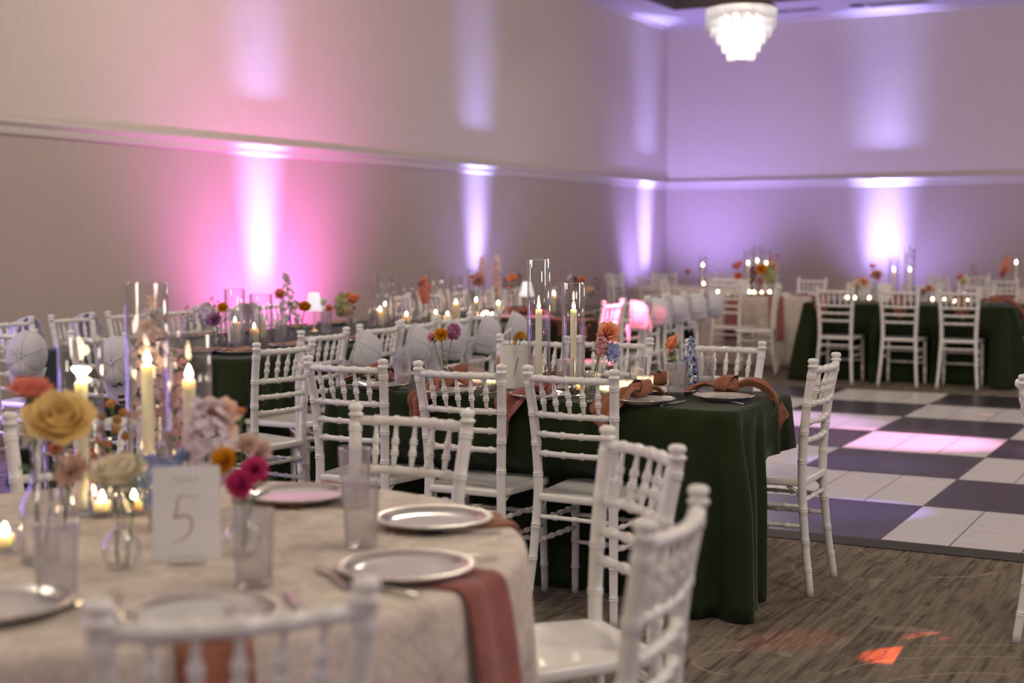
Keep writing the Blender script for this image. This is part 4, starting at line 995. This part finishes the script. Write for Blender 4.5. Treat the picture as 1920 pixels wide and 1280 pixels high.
for p,l,r in (((-2.929,5.092,0.760),'first of three behind the tumbler beside card 1',1),((-2.903,5.154,0.760),'middle of three behind the tumbler beside card 1',1),((-2.833,5.142,0.760),'last of three, closest to card 1',1),
            ((-2.427,5.172,0.760),'between the shorter cylinder and the rose vase',0),((-2.276,5.098,0.760),'first after the rose vase on the card 1 table',1),((-2.213,5.131,0.760),'second after the rose vase on the card 1 table',1),((-2.211,5.332,0.760),'behind the knotted napkin, third after the rose vase',1)):
    votive(p,l,bool(r))
for p,h,ch,l in (((-2.584,5.111,0.760),.538,.33,'taller of the two on the card 1 table'),((-2.504,5.269,0.760),.44,.325,'shorter of the two on the card 1 table')):
    cylinder(p,h,'clear glass hurricane cylinder, '+l,.047)
    candle((p[0],p[1],TZ+.008),ch,.0135,'ivory taper candle in the glass cylinder, '+l)
vase('bulb',(-3.084,5.206,0.760),'clear bulb vase with a mustard chrysanthemum')
B=(-3.084,5.206,0.760); b=(B[0],B[1],B[2]+.008)
flower('mum','mustard',.068,b,(-3.072,5.163,0.975),'mustard chrysanthemum in the bulb vase on the card 1 table',(-.05,-.7,.75),leaves=0,stemr=.0024)
flower('mum','pink',.060,(b[0]+.006,b[1],b[2]),(-3.123,5.181,0.959),'pink chrysanthemum half behind the mustard one',(-.5,-.4,.7),leaves=0)
flower('cluster','mauve',.036,(b[0]-.006,b[1],b[2]),(-3.036,5.204,0.987),'small mauve flower head beside the mustard chrysanthemum',(.4,-.3,.8),leaves=0,spread=.05,name='scabiosa')
vase('bud',(-2.763,5.204,0.760),'bud vase hidden behind card 1')
B=(-2.763,5.204,0.760); b=(B[0],B[1],B[2]+.01)
flower('carnation','yolk',.060,b,(-2.737,5.250,0.976),'yellow orange flower above card 1',(.1,-.1,1),leaves=0)
flower('daisy','white',.050,b,(-2.780,5.227,0.994),'white cosmos leaning away from the yellow flower above card 1',(-.45,-.5,.75),leaves=0)
flower('carnation','peach',.075,b,(-2.761,5.191,0.917),'coral carnation peeking over card 1',(-.2,-.5,.8))
flower('carnation','blush',.065,b,(-2.777,5.138,0.879),'blush carnation beside the edge of card 1',(-.8,-.5,.2),leaves=0)
flower('sprig','yolk',.006,b,(-2.758,5.238,0.963),'thin sprig with one bud above card 1',spread=.03,leaves=0)
vase('cup',(-2.371,5.179,0.760),'ribbed glass vase holding the leaning peach rose')
B=(-2.371,5.179,0.760); b=(B[0],B[1],B[2]+.012)
flower('rose','peach',.086,(b[0]-.012,b[1],b[2]),(-2.317,5.200,1.009),'peach rose leaning over the shorter cylinder side of the card 1 table',(.45,-.55,.65),bend=(-.02,0,0),stemr=.003)
flower('cluster','pink',.034,b,(-2.332,5.170,0.960),'pink flower cluster under the leaning peach rose',(-.2,-.5,.8),leaves=0,spread=.07,name='pink_filler_flower')
flower('cluster','blue',.034,b,(-2.292,5.191,0.928),'blue flower cluster under the leaning peach rose',(.5,-.3,.6),spread=.06,leaves=0,name='blue_filler_flower')
vase('cup',(-2.077,5.380,0.760),'ribbed vase behind the tumbler, holding rose and delphinium')
B=(-2.077,5.380,0.760); b=(B[0],B[1],B[2]+.012)
flower('rose','peach',.088,b,(-2.119,5.396,0.957),'peach rose turned aside beside the blue delphinium',(-.7,-.35,.45),stemr=.003)
flower('spike','blue',.052,(b[0]+.01,b[1],b[2]),(-2.059,5.450,0.931),'tall blue delphinium beside the peach rose',(.05,0,1),spread=.20)
flower('spike','blue',.036,(b[0]+.012,b[1]+.01,b[2]),(-2.087,5.458,0.867),'lower blue delphinium spray beside the peach rose',(.1,0,1),spread=.12)
card((-2.695,5.122,0.760),30,'1','white table card with bronze numeral 1 on the green table')
lay2(KNIFE,(-1.961,4.863,0.760),(-1.938,5.110,0.760),'silver knife before the tumbler nearest the table edge')
lay2(SPOON,(-1.710,5.130,0.760),(-1.924,5.179,0.760),'silver spoon before the plate at the dance floor end')
lay2(FORK,(-1.704,5.075,0.760),(-1.883,5.139,0.760),'silver fork beside the spoon at the dance floor end')
lay2(FORK,(-2.249,4.865,0.760),(-2.251,5.027,0.760),'silver fork under the ribbed rose vase')
lay2(KNIFE,(-2.442,4.884,0.760),(-2.394,5.014,0.760),'silver knife before the tumbler by the shorter cylinder')
lay2(FORK,(-3.112,4.787,0.760),(-3.199,5.120,0.760),'silver fork with bright tines beyond the violet tumbler')
lay2(SPOON,(-2.718,4.864,0.760),(-2.708,5.046,0.760),'silver spoon before the tumbler beside card 1')
lay2(KNIFE,(-3.414,4.956,0.760),(-3.279,4.954,0.760),'silver knife under the spread napkin tail at the far end')

# ================================================================== LONG GREEN TABLE BEFORE THE PINK WALL GLOW
rect_cloth(-6.12,-4.68,5.80,9.35,'dark green cloth on the long table before the pink wall glow',M_GREEN,8,flare=.09)
GA='white chairs along the long green table'
chair((-3.90,5.19),172,'white chair standing off the corner of the long green table, without a cap',GA)
ORD=['first','second','third','fourth','fifth','sixth','seventh']
hs=[(-4.23,5.96),(-4.28,6.55),(-4.33,7.04),(-4.38,7.54),(-4.43,8.01)]
for i,(x,y) in enumerate(hs):
    chair((x,y),176+rnd.uniform(-3,3),ORD[i]+' white chair along the aisle side of the long green table, with a cap',GA)
    cap((x+.05,y+.185,.80),24,'white trucker cap on the '+ORD[i]+' chair along the aisle side of the long green table',rnd.uniform(-8,8),-.34)
for i,(x,y) in enumerate(((-5.73,5.26),(-5.12,5.26))):
    chair((x,y),90+rnd.uniform(-3,3),('inner','outer')[i]+' white chair at the near end of the long green table, with a cap',GA)
cap((-5.53,5.20,.80),-58,'white trucker cap with brown brim patch behind the coral ranunculus',-8)
cap((-4.93,5.20,.79),-58,'white trucker cap with brown brim patch seen through the tallest hurricane cylinder',6)
cap((-5.93,5.20,.80),-58,'white trucker cap half outside the photo edge',4)
for i in range(6):
    y=5.97+.49*i
    chair((-6.5,y),rnd.uniform(-4,4),ORD[i]+' white chair from the near end on the wall side of the long green table',GA)
    if i in (0,1,3,4,5): cap((-6.535,y+(.20 if i<2 else -.18),.80),176,'white trucker cap on the '+ORD[i]+' wall side chair of the long green table',rnd.uniform(-10,10))
p=(-5.42,5.98)
def setting(x,y,a,where,hang=False):
    DISH.at((x,y,TZ+.003),0,'gold rimmed plate '+where,None,(.95,.95,1))
    ca,sa=cos(rad(a)),sin(rad(a))
    pts=[(x-.10*ca,y-.10*sa,TZ+.030),(x-.02*ca,y-.02*sa,TZ+.024),(x+.06*ca,y+.06*sa,TZ+.026),(x+.135*ca,y+.135*sa,TZ+.030)]
    flat_napkin(pts,.10,(-sa,ca,0),'terracotta napkin on plate '+where)
setting(-5.08,6.02,0,'at the near corner of the long green table')
FORK.at((-5.02,5.86,TZ+.002),rad(80),'silver fork at the near corner of the long green table')
for i,(x,y) in enumerate(hs): setting(-4.90 if i else -4.88,y+(.10 if i==0 else 0),90,'before the '+ORD[i]+' aisle side chair of the long green table')
for i in range(2,6): setting(-5.92,5.97+.49*i,90,'before the '+ORD[i]+' wall side chair of the long green table')
def fbase(B,dz=.01): return (B[0],B[1],B[2]+dz)
# nearest cluster on the long table
vase('bulb',(-5.320,6.443,0.760),'clear bulb vase of mixed pink flowers at the near end of the long table'); b=fbase((-5.320,6.443,0.760))
flower('mum','mustard',.072,b,(-5.280,6.426,0.986),'mustard chrysanthemum at the near end of the long green table',(.2,-.6,.8))
flower('cluster','lilac',.060,b,(-5.397,6.421,0.950),'lilac stock cluster at the near end of the long green table',(-.3,-.3,.9),spread=.10)
flower('carnation','mauve',.085,b,(-5.308,6.389,0.923),'mauve carnation under the mustard chrysanthemum',(-.2,-.8,.5))
flower('sprig','wine',.008,b,(-5.359,6.441,0.999),'dark filler sprig over the mauve carnation',(0,0,1),spread=.16)
flower('sprig','wine',.009,(-5.557,6.411,0.760),(-5.553,6.451,0.932),'dark curling sprig seen beside the glass cylinders',(0,0,1),spread=.20)
vase('bud',(-5.557,6.411,0.760),'bud vase with a dark sprig on the near end of the long table')
cylinder((-5.347,6.617,0.760),.33,'wide clear hurricane cylinder nearest the end of the long table',.060)
c=(-5.347,6.617,0.760); candle((c[0],c[1],TZ+.008),.125,.031,'lit ivory pillar candle in the widest near cylinder')
TUMB.at((-5.196,6.463,0.760),.2,'ribbed tumbler in front of the pillar candle at the near end of the long table')
cylinder((-5.301,6.738,0.760),.228,'low narrow hurricane cylinder with a short lit pillar',.039)
c=(-5.301,6.738,0.760); candle((c[0],c[1],TZ+.008),.083,.027,'short lit pillar candle in the low narrow cylinder')
cylinder((-5.431,6.972,0.760),.285,'broad hurricane cylinder against the white wall beam',.070)
c=(-5.484,7.050,0.760); candle((c[0],c[1],TZ+.008),.135,.024,'tall unlit pillar candle in the broad cylinder before the white beam',lit=False)
TUMB.at((-5.214,6.883,0.760),.4,'ribbed tumbler before the peach dahlia bottle')
vase('bottle',(-5.378,7.106,0.760),'bottle vase holding the peach dahlia on the long table'); b=fbase((-5.378,7.106,0.760))
flower('mum','peach',.085,b,(-5.325,7.025,1.041),'peach dahlia above the bottle vase on the long green table',(-.2,-.5,.8),name='dahlia')
vase('bud',(-5.424,7.243,0.760),'slim vase holding the tall lilac delphinium'); b=fbase((-5.424,7.243,0.760))
flower('spike','lilac',.085,b,(-5.409,7.207,1.090),'tall lilac delphinium rising against the white wall beam',(-.12,0,1),spread=.30,bend=(.03,0,0),stemr=.003)
vase('bulb',(-5.451,7.397,0.760),'bulb vase with an orange ranunculus on the long table'); b=fbase((-5.451,7.397,0.760))
flower('ranunculus','mustard',.075,b,(-5.371,7.340,0.955),'orange ranunculus beside the pleated lamp on the long table',(.4,-.5,.6),stemr=.003)
flower('carnation','blush',.085,b,(-5.461,7.349,0.959),'blush carnation beside the orange ranunculus',(-.4,-.5,.6))
LAMP.at((-5.620,7.782,0.760),0,'small lamp with white pleated shade on the long green table',None,(.66,.66,.86))
vase('bud',(-5.554,7.818,0.760),'bud vase behind the pleated lamp on the long table'); b=fbase((-5.554,7.818,0.760))
flower('rose','white',.070,b,(-5.566,7.802,0.960),'white rose behind the pleated lamp',(.2,-.4,.8))
flower('carnation','peach',.060,b,(-5.525,7.824,0.920),'small peach carnation behind the pleated lamp',(.5,-.4,.6))
TUMB.at((-5.453,7.688,0.760),.1,'ribbed tumbler behind the first capped chair on the long table')
vase('bulb',(-5.590,8.185,0.760),'bulb vase of peach rose and green hydrangea on the long table'); b=fbase((-5.590,8.185,0.760))
flower('ranunculus','peach',.085,b,(-5.497,8.065,0.973),'peach ranunculus above the green hydrangea',(.1,-.6,.7))
flower('carnation','mustard',.060,b,(-5.576,8.136,0.994),'mustard carnation behind the peach ranunculus',(-.2,-.1,1))
flower('cluster','sage',.060,b,(-5.567,8.028,0.929),'pale green hydrangea cluster on the long table',(-.4,-.2,.9),spread=.13,name='hydrangea')
flower('carnation','blush',.075,b,(-5.500,8.007,0.888),'blush carnation under the green hydrangea',(-.3,-.6,.4))
TUMB.at((-5.562,8.403,0.760),.3,'ribbed tumbler before the pair of lit pillars on the long table')
for xyz,h,r,l,cl in (((-5.515,8.428,0.760),.28,.068,'broad hurricane cylinder on the long table before the taller one',None),((-5.693,8.764,0.760),.375,.072,'tall broad hurricane cylinder behind the two lit pillars','ivory pillar candle in the tall broad cylinder'),
                ((-5.520,8.781,0.760),.325,.062,'hurricane cylinder with a low lit candle on the long table','low lit candle in the middle cylinder of the long table'),((-5.468,9.110,0.760),.385,.066,'tall hurricane cylinder behind the coral flower spike','lit pillar in the cylinder behind the coral flower spike'),
                ((-5.404,9.301,0.760),.335,.050,'narrow hurricane cylinder beside the second wall beam','lit pillar in the narrow cylinder beside the second wall beam'),((-5.446,9.688,0.760),.385,.070,'tall hurricane cylinder before the second wall beam','slim lit pillar in the cylinder before the second wall beam')):
    cylinder(xyz,h,l,r)
    if cl: candle((xyz[0],xyz[1],TZ+.008),.125 if 'low' not in cl else .055,.030 if 'slim' not in cl else .020,cl)
p=(-5.515,8.428,0.760); candle((p[0],p[1],TZ+.008),.105,.026,'lit pillar candle in the broad cylinder before the taller one')
candle((-5.289,8.978,0.760),.062,.032,'short stout lit candle between the coral spike and the narrow cylinder')
candle((-5.404,9.970,0.760),.10,.026,'lit pillar candle at the end of the long green table')
vase('bud',(-5.444,8.895,0.760),'bud vase with a coral flower spike on the long table'); b=fbase((-5.444,8.895,0.760))
flower('cluster','coral',.055,b,(-5.379,8.806,1.005),'coral flower spike between the hurricane cylinders',(0,0,1),spread=.17,name='snapdragon')
flower('carnation','pink',.055,b,(-5.407,8.792,1.063),'pink carnation on top of the coral flower spike',(-.3,-.4,.8))
vase('bud',(-5.338,9.496,0.760),'bud vase with the pink peony on the long table'); b=fbase((-5.338,9.496,0.760))
flower('carnation','pink',.115,b,(-5.230,9.338,1.075),'large pink peony against the second wall beam',(.2,-.6,.5),name='peony',stemr=.003)
flower('mum','mustard',.055,b,(-5.290,9.363,1.090),'small orange flower beside the pink peony',(-.6,-.5,.4))
flower('cluster','blush',.045,b,(-5.230,9.395,1.162),'pale pink stock above the pink peony',(.1,0,1),spread=.16)
vase('bud',(-5.310,9.760,0.760),'bud vase with pink stock at the end of the long table'); b=fbase((-5.310,9.760,0.760))
flower('cluster','blush',.045,b,(-5.205,9.578,1.106),'pink stock rising past the second wall beam',(.1,0,1),spread=.26)
for p,l in (((-5.295,9.519,0.760),'in the far cluster of the long table, first'),((-5.369,9.729,0.760),'in the far cluster of the long table, second'),((-5.233,9.552,0.760),'in the far cluster of the long table, third')): votive(p,l,False)
# ================================================================== GREEN TABLE WITH THE WHITE LAMP, BEYOND
rect_cloth(-6.10,-4.62,9.95,12.15,'dark green cloth with pink light patches on the table with the white lamp',M_GREEN,9,flare=.09)
GB='white chairs at the green table with the white lamp'
for i in range(5):
    y=9.82+.51*i; x=-4.33-.03*i
    chair((x,y),178+rnd.uniform(-4,4),ORD[i]+' white chair along the aisle side of the green table with the white lamp',GB)
    cap((x+.05,y+.185,.80),24,'white cap on the '+ORD[i]+' aisle side chair of the table with the white lamp',rnd.uniform(-12,12))
for i in range(5):
    y=10.2+.50*i
    chair((-6.5,y),rnd.uniform(-4,4),ORD[i]+' white chair on the wall side of the green table with the white lamp',GB)
    if i in (1,3): cap((-6.535,y-.18,.80),176,'white cap on the '+ORD[i]+' wall side chair of the table with the white lamp',rnd.uniform(-10,10))
LAMP.at((-5.450,10.560,0.760),0,'small lamp with white pleated shade on the table behind the tall taper cylinders')
vase('cone',(-5.353,10.175,0.760),'clear conical vase of peach ranunculus before the white lamp'); b=fbase((-5.353,10.175,0.760))
flower('ranunculus','peach',.085,b,(-5.338,10.073,1.068),'peach ranunculus before the white lamp',(-.1,-.6,.7))
flower('carnation','coral',.050,b,(-5.346,10.069,0.995),'coral carnation before the white lamp',(-.3,-.6,.5))
flower('sprig','wine',.011,b,(-5.285,10.101,1.072),'dark wine sprig against the white lampshade',(.2,0,1),spread=.10)
flower('sprig','wine',.010,b,(-5.387,10.047,1.042),'dark wine sprig beside the peach ranunculus',(-.2,0,1),spread=.08)
vase('bud',(-5.066,10.896,0.760),'bud vase of red flowers beyond the shorter taper cylinder'); b=fbase((-5.066,10.896,0.760))
flower('carnation','coral',.080,b,(-5.137,10.972,1.040),'coral red carnation beyond the shorter taper cylinder',(-.1,-.5,.8))
flower('ranunculus','blush',.075,b,(-5.081,11.001,0.949),'cream peach ranunculus beyond the shorter taper cylinder',(.2,-.6,.6))
flower('sprig','wine',.014,b,(-5.185,10.946,1.031),'dark wine blossoms beside the coral red carnation',(-.2,0,1),spread=.08)
flower('sprig','wine',.012,b,(-5.028,11.029,1.003),'dark wine sprig rising beside the cream peach ranunculus',(.3,0,1),spread=.16)
cylinder((-5.341,11.053,0.760),.37,'broad hurricane cylinder beyond the shorter taper cylinder',.060)
cylinder((-5.228,10.615,0.760),.28,'low hurricane cylinder between the two taper cylinders',.045)
c=(-5.228,10.615,0.760); candle((c[0],c[1],TZ+.008),.15,.024,'lit pillar candle in the low cylinder beyond the taper cylinders')
TUMB.at((-5.181,10.640,0.760),.1,'ribbed tumbler beyond the two taper cylinders')
cylinder((-5.282,9.860,0.760),.29,'narrow hurricane cylinder beside the peach ranunculus vase',.035)
for p,l in (((-5.196,9.769,0.775),'under pink napkins before the peach ranunculus vase'),((-4.953,9.813,0.775),'beyond the taller taper cylinder')):
    DISH.at((p[0],p[1],TZ+.003),0,'plate '+l)
for p,l,a in (((-5.351,10.042,0.775),'pink lit knotted napkin before the peach ranunculus vase',20),((-5.230,10.106,0.775),'pink lit knotted napkin before the white lamp',70),((-5.092,10.088,0.775),'pink lit knotted napkin beyond the taller taper cylinder',-30)):
    knap(p,a,[([(-.03,0,.03),(-.08,.01,.04),(-.12,0,.01)],[.04,.08,.03],2),([(.03,0,.03),(.07,-.03,.03),(.10,-.06,.0)],[.04,.07,.03],2)],l,M_NAPP,1.15)
for i in range(4): setting(-4.84,10.33+.51*i,90,'before the '+ORD[i+1]+' aisle side chair of the white lamp table')
# ================================================================== GREEN TABLE BEYOND THE DANCE FLOOR
rect_cloth(-4.00,-2.05,13.68,14.44,'dark green cloth on the table beyond the dance floor',M_GREEN,12,flare=.075)
GC='white chairs at the green table beyond the dance floor'
for p,a,l in (((-3.629,13.420,0.000),88,'white chair beyond the dance floor, closest to the cream round table'),((-3.022,13.420,0.000),90,'white chair beyond the dance floor, middle of the three in a row'),((-2.477,13.420,0.000),93,'white chair beyond the dance floor with a blue glint under its seat'),
              ((-3.746,15.050,0.000),-88,'white chair across the far green table, before the wall beam'),((-3.159,15.050,0.000),-90,'white chair across the far green table, behind the mustard flower'),((-2.603,15.050,0.000),-92,'brightly lit white chair across the far green table, behind the white rose')):
    chair(p,a,l,GC)
chair((-1.66,14.05),180,'white chair at the photo edge end of the green table beyond the dance floor',GC)
for p,l in (((-3.860,13.880,0.760),'closest to the cream round table'),((-3.105,13.880,0.760),'in the middle'),((-2.532,13.880,0.760),'under the white rose')):
    DISH.at((p[0],p[1],TZ+.003),0,'plate on the table beyond the dance floor, '+l)
    knap((p[0],p[1],0),70,[over(p[1]-13.68,.05,.12,.13),([(-.02,.02,.03),(-.07,.03,.04),(-.11,.02,.01)],[.04,.07,.03],2)],'terracotta knotted napkin on the table beyond the dance floor, '+l,None,1.2)
p=(-2.247,14.000,0.760); DISH.at((p[0],p[1],TZ+.003),0,'plate at the photo edge end of the table beyond the dance floor')
knap((p[0],p[1],0),0,[([(-.03,0,.03),(-.10,.01,.03),(-.16,0,.0)],[.04,.09,.03],2),([(.04,0,.03),(.11,0,.03),(.17,-.01,.0),(.24,-.02,-.08),(.25,-.02,-.16)],[.04,.09,.11,.10,.02],2)],'red lit knotted napkin at the photo edge end of the far green table',None,1.3)
for q,h,ch,l in (((-3.227,14.100,0.760),.44,.30,'shorter of the pair before the wall beam'),((-3.072,14.100,0.760),.55,.30,'taller of the pair before the wall beam')):
    cylinder(q,h,'clear hurricane cylinder beyond the dance floor, '+l,.048); candle((q[0],q[1],TZ+.008),ch,.0135,'ivory taper candle beyond the dance floor, '+l)
vase('bud',(-3.549,14.050,0.760),'bud vase with cream and peach roses beyond the dance floor'); b=fbase((-3.549,14.050,0.760))
flower('rose','cream',0.111,b,(-3.589,14.054,0.931),'cream rose on the table beyond the dance floor',(-.4,-.5,.7))
flower('rose','peach',0.098,b,(-3.523,14.089,0.957),'peach rose beside the cream one beyond the dance floor',(.5,-.5,.6))
vase('bottle',(-3.397,14.050,0.760),'bottle vase before the wall beam beyond the dance floor'); b=fbase((-3.397,14.050,0.760))
flower('ranunculus','coral',0.078,b,(-3.464,14.234,1.114),'coral ranunculus standing high before the wall beam',(0,0,1))
flower('rose','pink',0.111,b,(-3.431,14.251,1.023),'dusky pink rose before the wall beam',(.2,-.6,.5))
vase('bud',(-2.883,14.050,0.760),'bud vase with a mustard flower beyond the dance floor'); b=fbase((-2.883,14.050,0.760))
flower('mum','mustard',0.085,b,(-2.965,14.498,0.885),'mustard flower on the table beyond the dance floor',(0,-.6,.7))
flower('carnation','pink',0.078,b,(-3.027,14.521,0.851),'pink carnation beside the mustard flower beyond the dance floor',(-.5,-.5,.5))
vase('bottle',(-2.549,14.050,0.760),'bottle vase with the white rose beyond the dance floor'); b=fbase((-2.549,14.050,0.760))
flower('rose','cream',0.111,b,(-2.678,14.763,0.956),'white rose on a tall stem beyond the dance floor',(.1,-.6,.6))
flower('ranunculus','coral',0.078,b,(-2.711,14.745,1.005),'coral flower above the white rose beyond the dance floor',(-.3,-.3,.8))
for q,l in (((-3.653,14.000,0.760),'first from the cream table side'),((-3.566,13.950,0.760),'second from the cream table side'),((-3.437,14.000,0.760),'third, below the wall beam'),((-2.824,13.980,0.760),'fourth, beside the mustard flower'),((-2.718,14.000,0.760),'fifth'),((-2.618,14.000,0.760),'sixth, before the white rose'),((-2.505,14.000,0.760),'seventh, beyond the white rose')):
    votive(q,'on the far green table, '+l,False)
for q,l in (((-3.704,13.950,0.760),'by the cream rose'),((-2.714,13.880,0.760),'by the mustard flower'),((-2.497,14.150,0.760),'by the white rose'),((-3.011,14.200,0.760),'by the taller cylinder')): TUMB.at(q,0,'ribbed tumbler on the table beyond the dance floor, '+l)
q=(-3.280,13.950,0.760); card(q,10,'','blank looking white card on the table beyond the dance floor')
# ================================================================== CREAM ROUND TABLE WITH THREE TAPERS
T6=(-4.97,15.45)
round_cloth(*T6,.66,'cream cloth on the far round table with three tapers',M_CREAM,14,nf=12,fold=.04)
GD='white chairs at the far cream round table'
for m,a,l in (((-5.06,14.36),86,'white chair before the far cream table, rose napkin showing through its back'),((-4.42,14.22),193,'white chair turned side on between the far cream and green tables'),
              ((-6.1,15.2),10,'white chair on the corner side of the far cream table'),((-5.75,16.35),-50,'white chair behind the far cream table toward the corner'),((-4.75,16.6),-100,'white chair behind the far cream table toward the wall beam'),((-3.95,16.0),-150,'white chair beside the far cream table, wall beam side')):
    chair(m,a,l,GD)
for q,h,ch,l in (((-5.047,15.093,0.774),.50,.335,'first of three on the far cream table'),((-5.006,15.284,0.774),.55,.36,'middle of three on the far cream table'),((-4.870,15.186,0.774),.50,.335,'last of three on the far cream table')):
    q=(q[0],q[1],TZ); cylinder(q,h,'clear hurricane cylinder, '+l,.047); candle((q[0],q[1],TZ+.008),ch,.0135,'lit taper candle, '+l)
q=(-5.108,14.947,0.766); b=(q[0],q[1],TZ+.01); vase('bottle',(q[0],q[1],TZ),'bottle vase of coral flowers on the far cream table')
flower('ranunculus','coral',0.119,b,(-5.118,14.942,1.093),'coral ranunculus high over the far cream table',(-.3,-.4,.8))
flower('mum','coral',0.105,b,(-5.108,14.947,0.971),'orange red flower low over the far cream table',(.1,-.7,.5))
q=(-4.854,14.912,0.754); b=(q[0],q[1],TZ+.01); vase('bulb',(q[0],q[1],TZ),'bulb vase of mustard and wine flowers on the far cream table')
flower('mum','mustard',0.140,b,(-4.823,14.872,1.051),'mustard bronze flower below the three tapers',(.1,-.7,.6))
flower('sprig','wine',0.025,b,(-4.915,14.879,1.021),'dark wine sprig below the three tapers',(-.2,0,1),spread=.16)
flower('carnation','pink',0.105,b,(-4.838,14.864,0.930),'pink carnation low under the mustard bronze flower',(0,-.8,.4))
flower('cluster','sage',0.084,b,(-4.752,14.966,0.980),'yellow green flower cluster on the far cream table',(.4,-.2,.8),spread=.14,name='hydrangea')
q=(-4.772,15.125,0.760); b=(q[0],q[1],TZ+.01); vase('bud',(q[0],q[1],TZ),'bud vase of tall coral flowers on the far cream table')
flower('carnation','blush',0.140,b,(-4.772,15.125,1.088),'blush carnation beside the last taper of the far cream table',(.3,-.5,.7))
flower('carnation','coral',0.084,b,(-4.798,15.168,1.139),'coral carnation over the blush one on the far cream table',(0,-.3,.9))
flower('ranunculus','coral',0.056,b,(-4.740,15.198,1.204),'small coral bloom highest on the far cream table',(.2,0,1))
for q,l in (((-5.179,14.853,0.750),'first'),((-5.304,14.843,0.772),'second, at the corner side'),((-4.983,14.957,0.750),'third, below the coral flower'),((-4.921,14.933,0.764),'fourth'),((-4.849,14.971,0.764),'fifth, below the wine sprig'),((-4.787,15.060,0.750),'sixth')):
    votive((q[0],q[1],TZ),'on the far cream table, '+l,False)
q=(-5.023,14.823,0.760); card((q[0],q[1],TZ),25,'','white card before the tapers on the far cream table')
def t6nap(ang,l):
    u=(cos(rad(ang)),sin(rad(ang))); flat_napkin([(T6[0]+r*u[0],T6[1]+r*u[1],z) for r,z in ((.45,TZ+.005),(.60,TZ+.005),(.672,TZ+.002),(.695,TZ-.03),(.72,TZ-.16),(.745,TZ-.34),(.76,.30))],.16,(-u[1],u[0],0),l,M_NAPP)
    DISH.at((T6[0]+.47*u[0],T6[1]+.47*u[1],TZ+.008),0,'plate on the '+l)
t6nap(-100,'rose napkin hanging behind the chair before the far cream table'); t6nap(-62,'rose napkin hanging between the two near chairs of the far cream table'); t6nap(-18,'rose napkin hanging on the wall beam side of the far cream table')
# ================================================================== TABLES AGAINST THE BACK WALL
T7=(-2.62,18.5); T8=(-6.7,17.7)
round_cloth(*T7,.76,'cream cloth on the round table at the photo edge before the back wall',M_CREAM,15,nf=13,fold=.04)
round_cloth(*T8,.76,'cream cloth on the round table in the room corner',M_CREAM,16,nf=13,fold=.04)
for T,gl,nm in ((T7,'white chairs at the back wall table','at the photo edge table before the back wall'),(T8,'white chairs at the corner table','at the round table in the room corner')):
    for i,a in enumerate((-95,-140,175,130,85,40,-5,-50)):
        m=(T[0]+1.14*cos(rad(a)),T[1]+1.14*sin(rad(a)))
        chair(m,a+180+rnd.uniform(-6,6),('nearest','second clockwise','third clockwise','fourth clockwise','farthest','sixth clockwise','seventh clockwise','last clockwise')[i]+' white chair '+nm,gl)
u=(cos(rad(-95)),sin(rad(-95)))
flat_napkin([(T7[0]+r*u[0],T7[1]+r*u[1],z) for r,z in ((.55,TZ+.005),(.70,TZ+.005),(.772,TZ+.002),(.795,TZ-.03),(.82,TZ-.16),(.845,TZ-.36))],.17,(-u[1],u[0],0),'wine red napkin hanging from the photo edge table before the back wall',M_NAPP)
for q,h,ch,l in (((-2.854,19.309,0.711),.45,.30,'on the photo edge table before the back wall'),(T8[0]+.2,T8[1]-.1,TZ) and ((T8[0]+.2,T8[1]-.1,TZ),.40,.26,'on the round table in the room corner')):
    q=(q[0],q[1],TZ); cylinder(q,h,'clear hurricane cylinder '+l,.047); candle((q[0],q[1],TZ+.008),ch,.0135,'lit taper candle '+l)
q=(-3.005,19.342,0.707); q=(q[0],q[1],TZ); vase('bottle',q,'bottle vase on the photo edge table before the back wall')
flower('rose','peach',.10,q,(-2.998,19.346,0.985),'peach rose on the photo edge table before the back wall',(0,-.7,.5))
flower('rose','magenta',.07,q,(-3.029,19.329,0.929),'magenta rose on the photo edge table before the back wall',(-.5,-.6,.3))
flower('cluster','peach',.06,q,(-2.974,19.359,1.054),'coral spike over the peach rose at the photo edge table',(.1,0,1),spread=.20,name='snapdragon')
q=(-3.312,18.840,0.698); 
flower('sprig','wine',.016,(T7[0]-.45,T7[1]-.15,TZ+.01),(-3.312,18.840,0.991),'dark wine sprig standing beside the far purple lit chairs',(0,0,1),spread=.22)
vase('bottle',(T7[0]-.45,T7[1]-.15,TZ),'bottle vase with a dark sprig on the table before the back wall')
q=(T8[0]+.05,T8[1]-.25,TZ); vase('bud',q,'bud vase on the round table in the room corner'); flower('carnation','coral',.08,q,(q[0],q[1],TZ+.2),'coral carnation on the round table in the room corner',(0,-.6,.6))
votive((T7[0]+.1,T7[1]-.3,TZ),'on the photo edge table before the back wall',False); votive((T8[0]+.25,T8[1]-.2,TZ),'on the round table in the room corner',False)
# a chair at the very edge of the view
chair((-.735,5.22),4,'white chair cut off by the photo edge in front of the dance floor','white chair at the edge')
chandelier((-5.468,16.0,3.446))

for c in CLOTHS: hang_cloth(*c)
